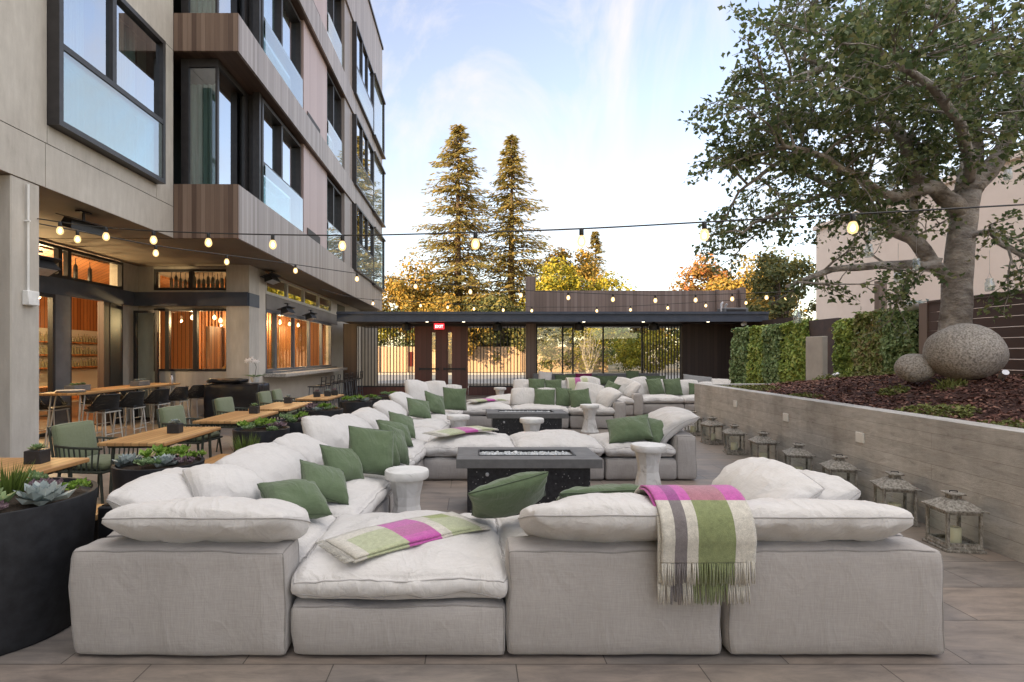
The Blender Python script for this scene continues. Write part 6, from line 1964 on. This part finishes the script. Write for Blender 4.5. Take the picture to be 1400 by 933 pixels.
# small table pots
def tpot(x, y, z, label, kind='blue', long=False):
    t = thing('table_pot', label, 'plant pot', (x, y, z), .1, 'small succulent pots on the tables')
    a, b = (.06, .06) if not long else (.09, .24)
    MB().rbox(-a, a, -b, b, 0, .10, .004, 1).build('pot', M['black_metal'] if not long else M['grey_frame'], t)
    for yy in ((0,) if not long else (-.14, 0, .14)):
        m = rosette(.075, 26, 5)
        MB().add(m.v, m.f, 0, Matrix.Translation((0, yy, .105))).build('succulent', M[KINDS[kind][1]], t)
tpot(-3.12, 5.80, .74, 'small black pot with a blue succulent on the table behind the second planter')
tpot(-3.05, 7.75, .74, 'small black pot with a thin succulent on the table behind the third planter', 'mix')
tpot(-3.12, 9.4, .74, 'small black pot on the table in front of the covered grill')
tpot(-3.02, 10.8, .74, 'small black pot on the farthest teak table, nearer one of three', 'plum')
tpot(-2.86, 11.0, .74, 'small black pot on the farthest teak table, middle one of three')
tpot(-2.78, 11.25, .74, 'small black pot on the farthest teak table, farthest one of three', 'plum')
tpot(-3.30, 4.18, .74, 'small dark pot on the table cut off by the picture edge', 'mix')
tpot(-6.92, 11.5, .925, 'grey trough of succulents on the wall end of the long high table', 'blue', True)
tpot(-7.05, 9.85, .925, 'grey trough of succulents on the pillar end of the long high table', 'green', True)
tr = thing('stack_of_trays', 'low stack of pale trays on the near end of the high table', 'trays', (-6.85, 9.40, .925)); tr.name = 'serving_tray'
MB().lathe([(.20, 0), (.23, .015), (.23, .02), (.2, .02)], 24).build('tray', M['silver'], tr, smooth=40)
MB().lathe([(.19, .022), (.21, .035), (.21, .04), (.18, .04)], 24).build('plate', M['marble'], tr, smooth=40)
tap = thing('table_lamp', 'small chrome bottle on the wall end of the high table', 'bottle', (-6.75, 12.4, .925)); tap.name = 'chrome_bottle'
MB().lathe([(.035, 0), (.04, .02), (.035, .13), (.018, .16), (.018, .19)], 12).build('body', M['silver'], tap, smooth=50)
MB().lathe([(.02, .19), (.02, .215)], 10).build('cap', M['black_metal'], tap)

# ------------------------------------------------------------------ string lights
def strand(name, label, pts, bulbs, rb=.040):
    P3 = [pxp(*p) for p in pts]
    t = thing('string_light', label, 'string lights', tuple(P3[0]), 0, 'festoon string lights over the courtyard')
    path = []
    for i in range(len(P3) - 1):
        p0, p1, p2, p3 = P3[max(i - 1, 0)], P3[i], P3[i + 1], P3[min(i + 2, len(P3) - 1)]
        for k in range(10):
            u = k / 10
            path.append(.5 * (2 * p1 + (p2 - p0) * u + (2 * p0 - 5 * p1 + 4 * p2 - p3) * u * u + (3 * p1 - p0 - 3 * p2 + p3) * u ** 3))
    path.append(P3[-1])
    MB().tube(path, .0075, 5).build('cable', M['socket'], t, True, smooth=60)
    proj = [(p, CX + F * p.x / p.y) for p in path]
    for bx in bulbs:
        for (a, xa), (b, xb) in zip(proj, proj[1:]):
            if min(xa, xb) <= bx <= max(xa, xb) and abs(xb - xa) > 1e-6:
                q = a.lerp(b, (bx - xa) / (xb - xa)); break
        else: continue
        loc = q - P3[0]
        b_ = MB().lathe([(.014, -.058), (.028, -.072), (rb * .95, -.10), (rb, -.118), (rb * .9, -.138), (rb * .55, -.156), (.004, -.163)], 14).build('bulb', M['bulb'], t, smooth=180)
        b_.location = loc
        MB().lathe([(.004, -.085), (.016, -.10), (.020, -.118), (.014, -.134), (.003, -.142)], 8).build('filament', M['filament'], b_, smooth=180)
        MB().lathe([(.012, .006), (.02, -.005), (.021, -.055), (.016, -.062)], 10).build('socket', M['socket'], b_, smooth=40)
strand('s1', 'nearest string of warm bulbs, stretched from the concrete pillar across to the tree',
       [(42, 298, 7.0), (150, 312, 6.8), (285, 319, 6.4), (468, 322, 5.8), (650, 318, 5.2), (795, 313, 4.9), (963, 304, 4.7), (1166, 293, 4.5), (1400, 280, 4.6), (1720, 262, 5.6)],
       [82, 145, 210, 285, 373, 468, 650, 795, 963, 1166, 1440])
strand('s2', 'middle string of warm bulbs, from the concrete pillar to the ivy hedges',
       [(42, 304, 7.0), (106, 316, 7.3), (213, 336, 8.0), (310, 349, 9.0), (404, 362, 10.0), (488, 374, 10.8), (600, 388, 11.3), (700, 396, 11.5), (800, 401, 11.6), (900, 404, 11.7), (1000, 402, 11.9), (1090, 398, 12.3), (1150, 392, 12.5)],
       [106, 213, 310, 404, 488, 568, 643, 712, 777, 838, 896, 951, 1001, 1048, 1090])
strand('s3', 'far string of warm bulbs sagging along the front edge of the canopy',
       [(440, 396, 15.5), (490, 408, 15.8), (575, 413, 16.0), (688, 419, 16.0), (816, 420, 16.0), (913, 416, 15.9), (1020, 409, 15.6), (1086, 402, 14.6)],
       [510, 534, 575, 612, 648, 688, 727, 816, 862, 913, 965, 1020, 1074], rb=.039)

# ------------------------------------------------------------------ sky, sun, camera
w = bpy.data.worlds.new('World'); sc.world = w; w.use_nodes = True
nt = w.node_tree
bg = nt.nodes['Background']
EL, AZ = 16.0, math.atan2(-.74, -.67)
sky = N(nt, 'ShaderNodeTexSky'); sky.sky_type = 'NISHITA'; sky.sun_disc = False
sky.sun_elevation = R(EL); sky.sun_rotation = AZ; sky.air_density = 1.0; sky.dust_density = .6; sky.ozone_density = 1.2
tc = N(nt, 'ShaderNodeTexCoord')
mp = N(nt, 'ShaderNodeMapping'); mp.inputs['Scale'].default_value = (2.2, 1.0, 1.15); mp.inputs['Rotation'].default_value = (0, R(-38), R(10))
nt.links.new(tc.outputs['Generated'], mp.inputs[0])
n1 = nz(nt, mp.outputs[0], 1.7, 8, .62, 1.1)
n2 = nz(nt, tc.outputs['Generated'], .9, 3, .5)
cl = ramp(nt, n1, [(.47, (0, 0, 0)), (.70, (1, 1, 1))])
cl2 = ramp(nt, n2, [(.42, (0, 0, 0)), (.62, (1, 1, 1))])
fac = mixc(nt, 1.0, cl, cl2, 'MULTIPLY')
fac = mixc(nt, 1.0, fac, (.8, .8, .8), 'MULTIPLY')
geo = N(nt, 'ShaderNodeSeparateXYZ'); nt.links.new(tc.outputs['Generated'], geo.inputs[0])
def smap(v, a, b):
    m = N(nt, 'ShaderNodeMapRange', interpolation_type='SMOOTHSTEP'); m.inputs[1].default_value = a; m.inputs[2].default_value = b
    nt.links.new(v, m.inputs[0]); return m.outputs[0]
# thin high veil: warm and bright low down, bluish above
veil = ramp(nt, geo.outputs['Z'], [(0.0, (1.6, 1.1, .55)), (.16, (1.15, .85, .65)), (.36, (.82, .66, .66)), (.62, (.6, .5, .6))])
base = mixc(nt, 1.0, mixc(nt, 1.0, sky.outputs[0], (.84, .78, .75), 'MULTIPLY'), veil, 'ADD')
base = mixc(nt, fac, base, (2.75, 2.6, 2.6))
# added sky glow, mostly out of view, overhead and right, to brighten the courtyard
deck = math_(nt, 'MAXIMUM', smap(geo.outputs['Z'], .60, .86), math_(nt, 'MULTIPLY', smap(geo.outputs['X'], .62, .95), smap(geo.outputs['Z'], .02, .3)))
sky_fill_col = ramp(nt, n1, [(.35, (4.9, 4.7, 4.6)), (.65, (7.7, 7.3, 7.0))])
nt.links.new(mixc(nt, deck, base, sky_fill_col), bg.inputs['Color'])
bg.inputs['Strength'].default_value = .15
ld = bpy.data.lights.new('sun', 'SUN'); ld.energy = 5.0; ld.angle = R(.5); ld.color = (1.0, .70, .40)
so = bpy.data.objects.new('sun', ld); COL.objects.link(so)
sv = Vector((-.74, -.67, 0)).normalized() * math.cos(R(EL)); sv.z = math.sin(R(EL))
so.rotation_euler = sv.to_track_quat('Z', 'Y').to_euler(); so.location = sv * 60

cd = bpy.data.cameras.new('camera'); co = bpy.data.objects.new('camera', cd); COL.objects.link(co)
co.location = (0, 0, H); co.rotation_euler = (R(90), 0, 0)
cd.sensor_width = 36; cd.lens = F / 1400 * 36
cd.shift_x = (700 - CX) / 1400; cd.shift_y = (CY - 466.5) / 1400
cd.clip_start = .05; cd.clip_end = 2000
sc.camera = co
sc.view_settings.view_transform = 'Standard'; sc.view_settings.look = 'None'; sc.view_settings.gamma = 1; sc.view_settings.use_curve_mapping = False
sc.view_settings.exposure = 1.38
sc.render.engine = 'CYCLES'
cy = sc.cycles
cy.use_denoising = True
cy.max_bounces = 7; cy.diffuse_bounces = 3; cy.glossy_bounces = 3; cy.transparent_max_bounces = 32; cy.transmission_bounces = 3
cy.sample_clamp_indirect = 4.0
cy.caustics_reflective = False; cy.caustics_refractive = False
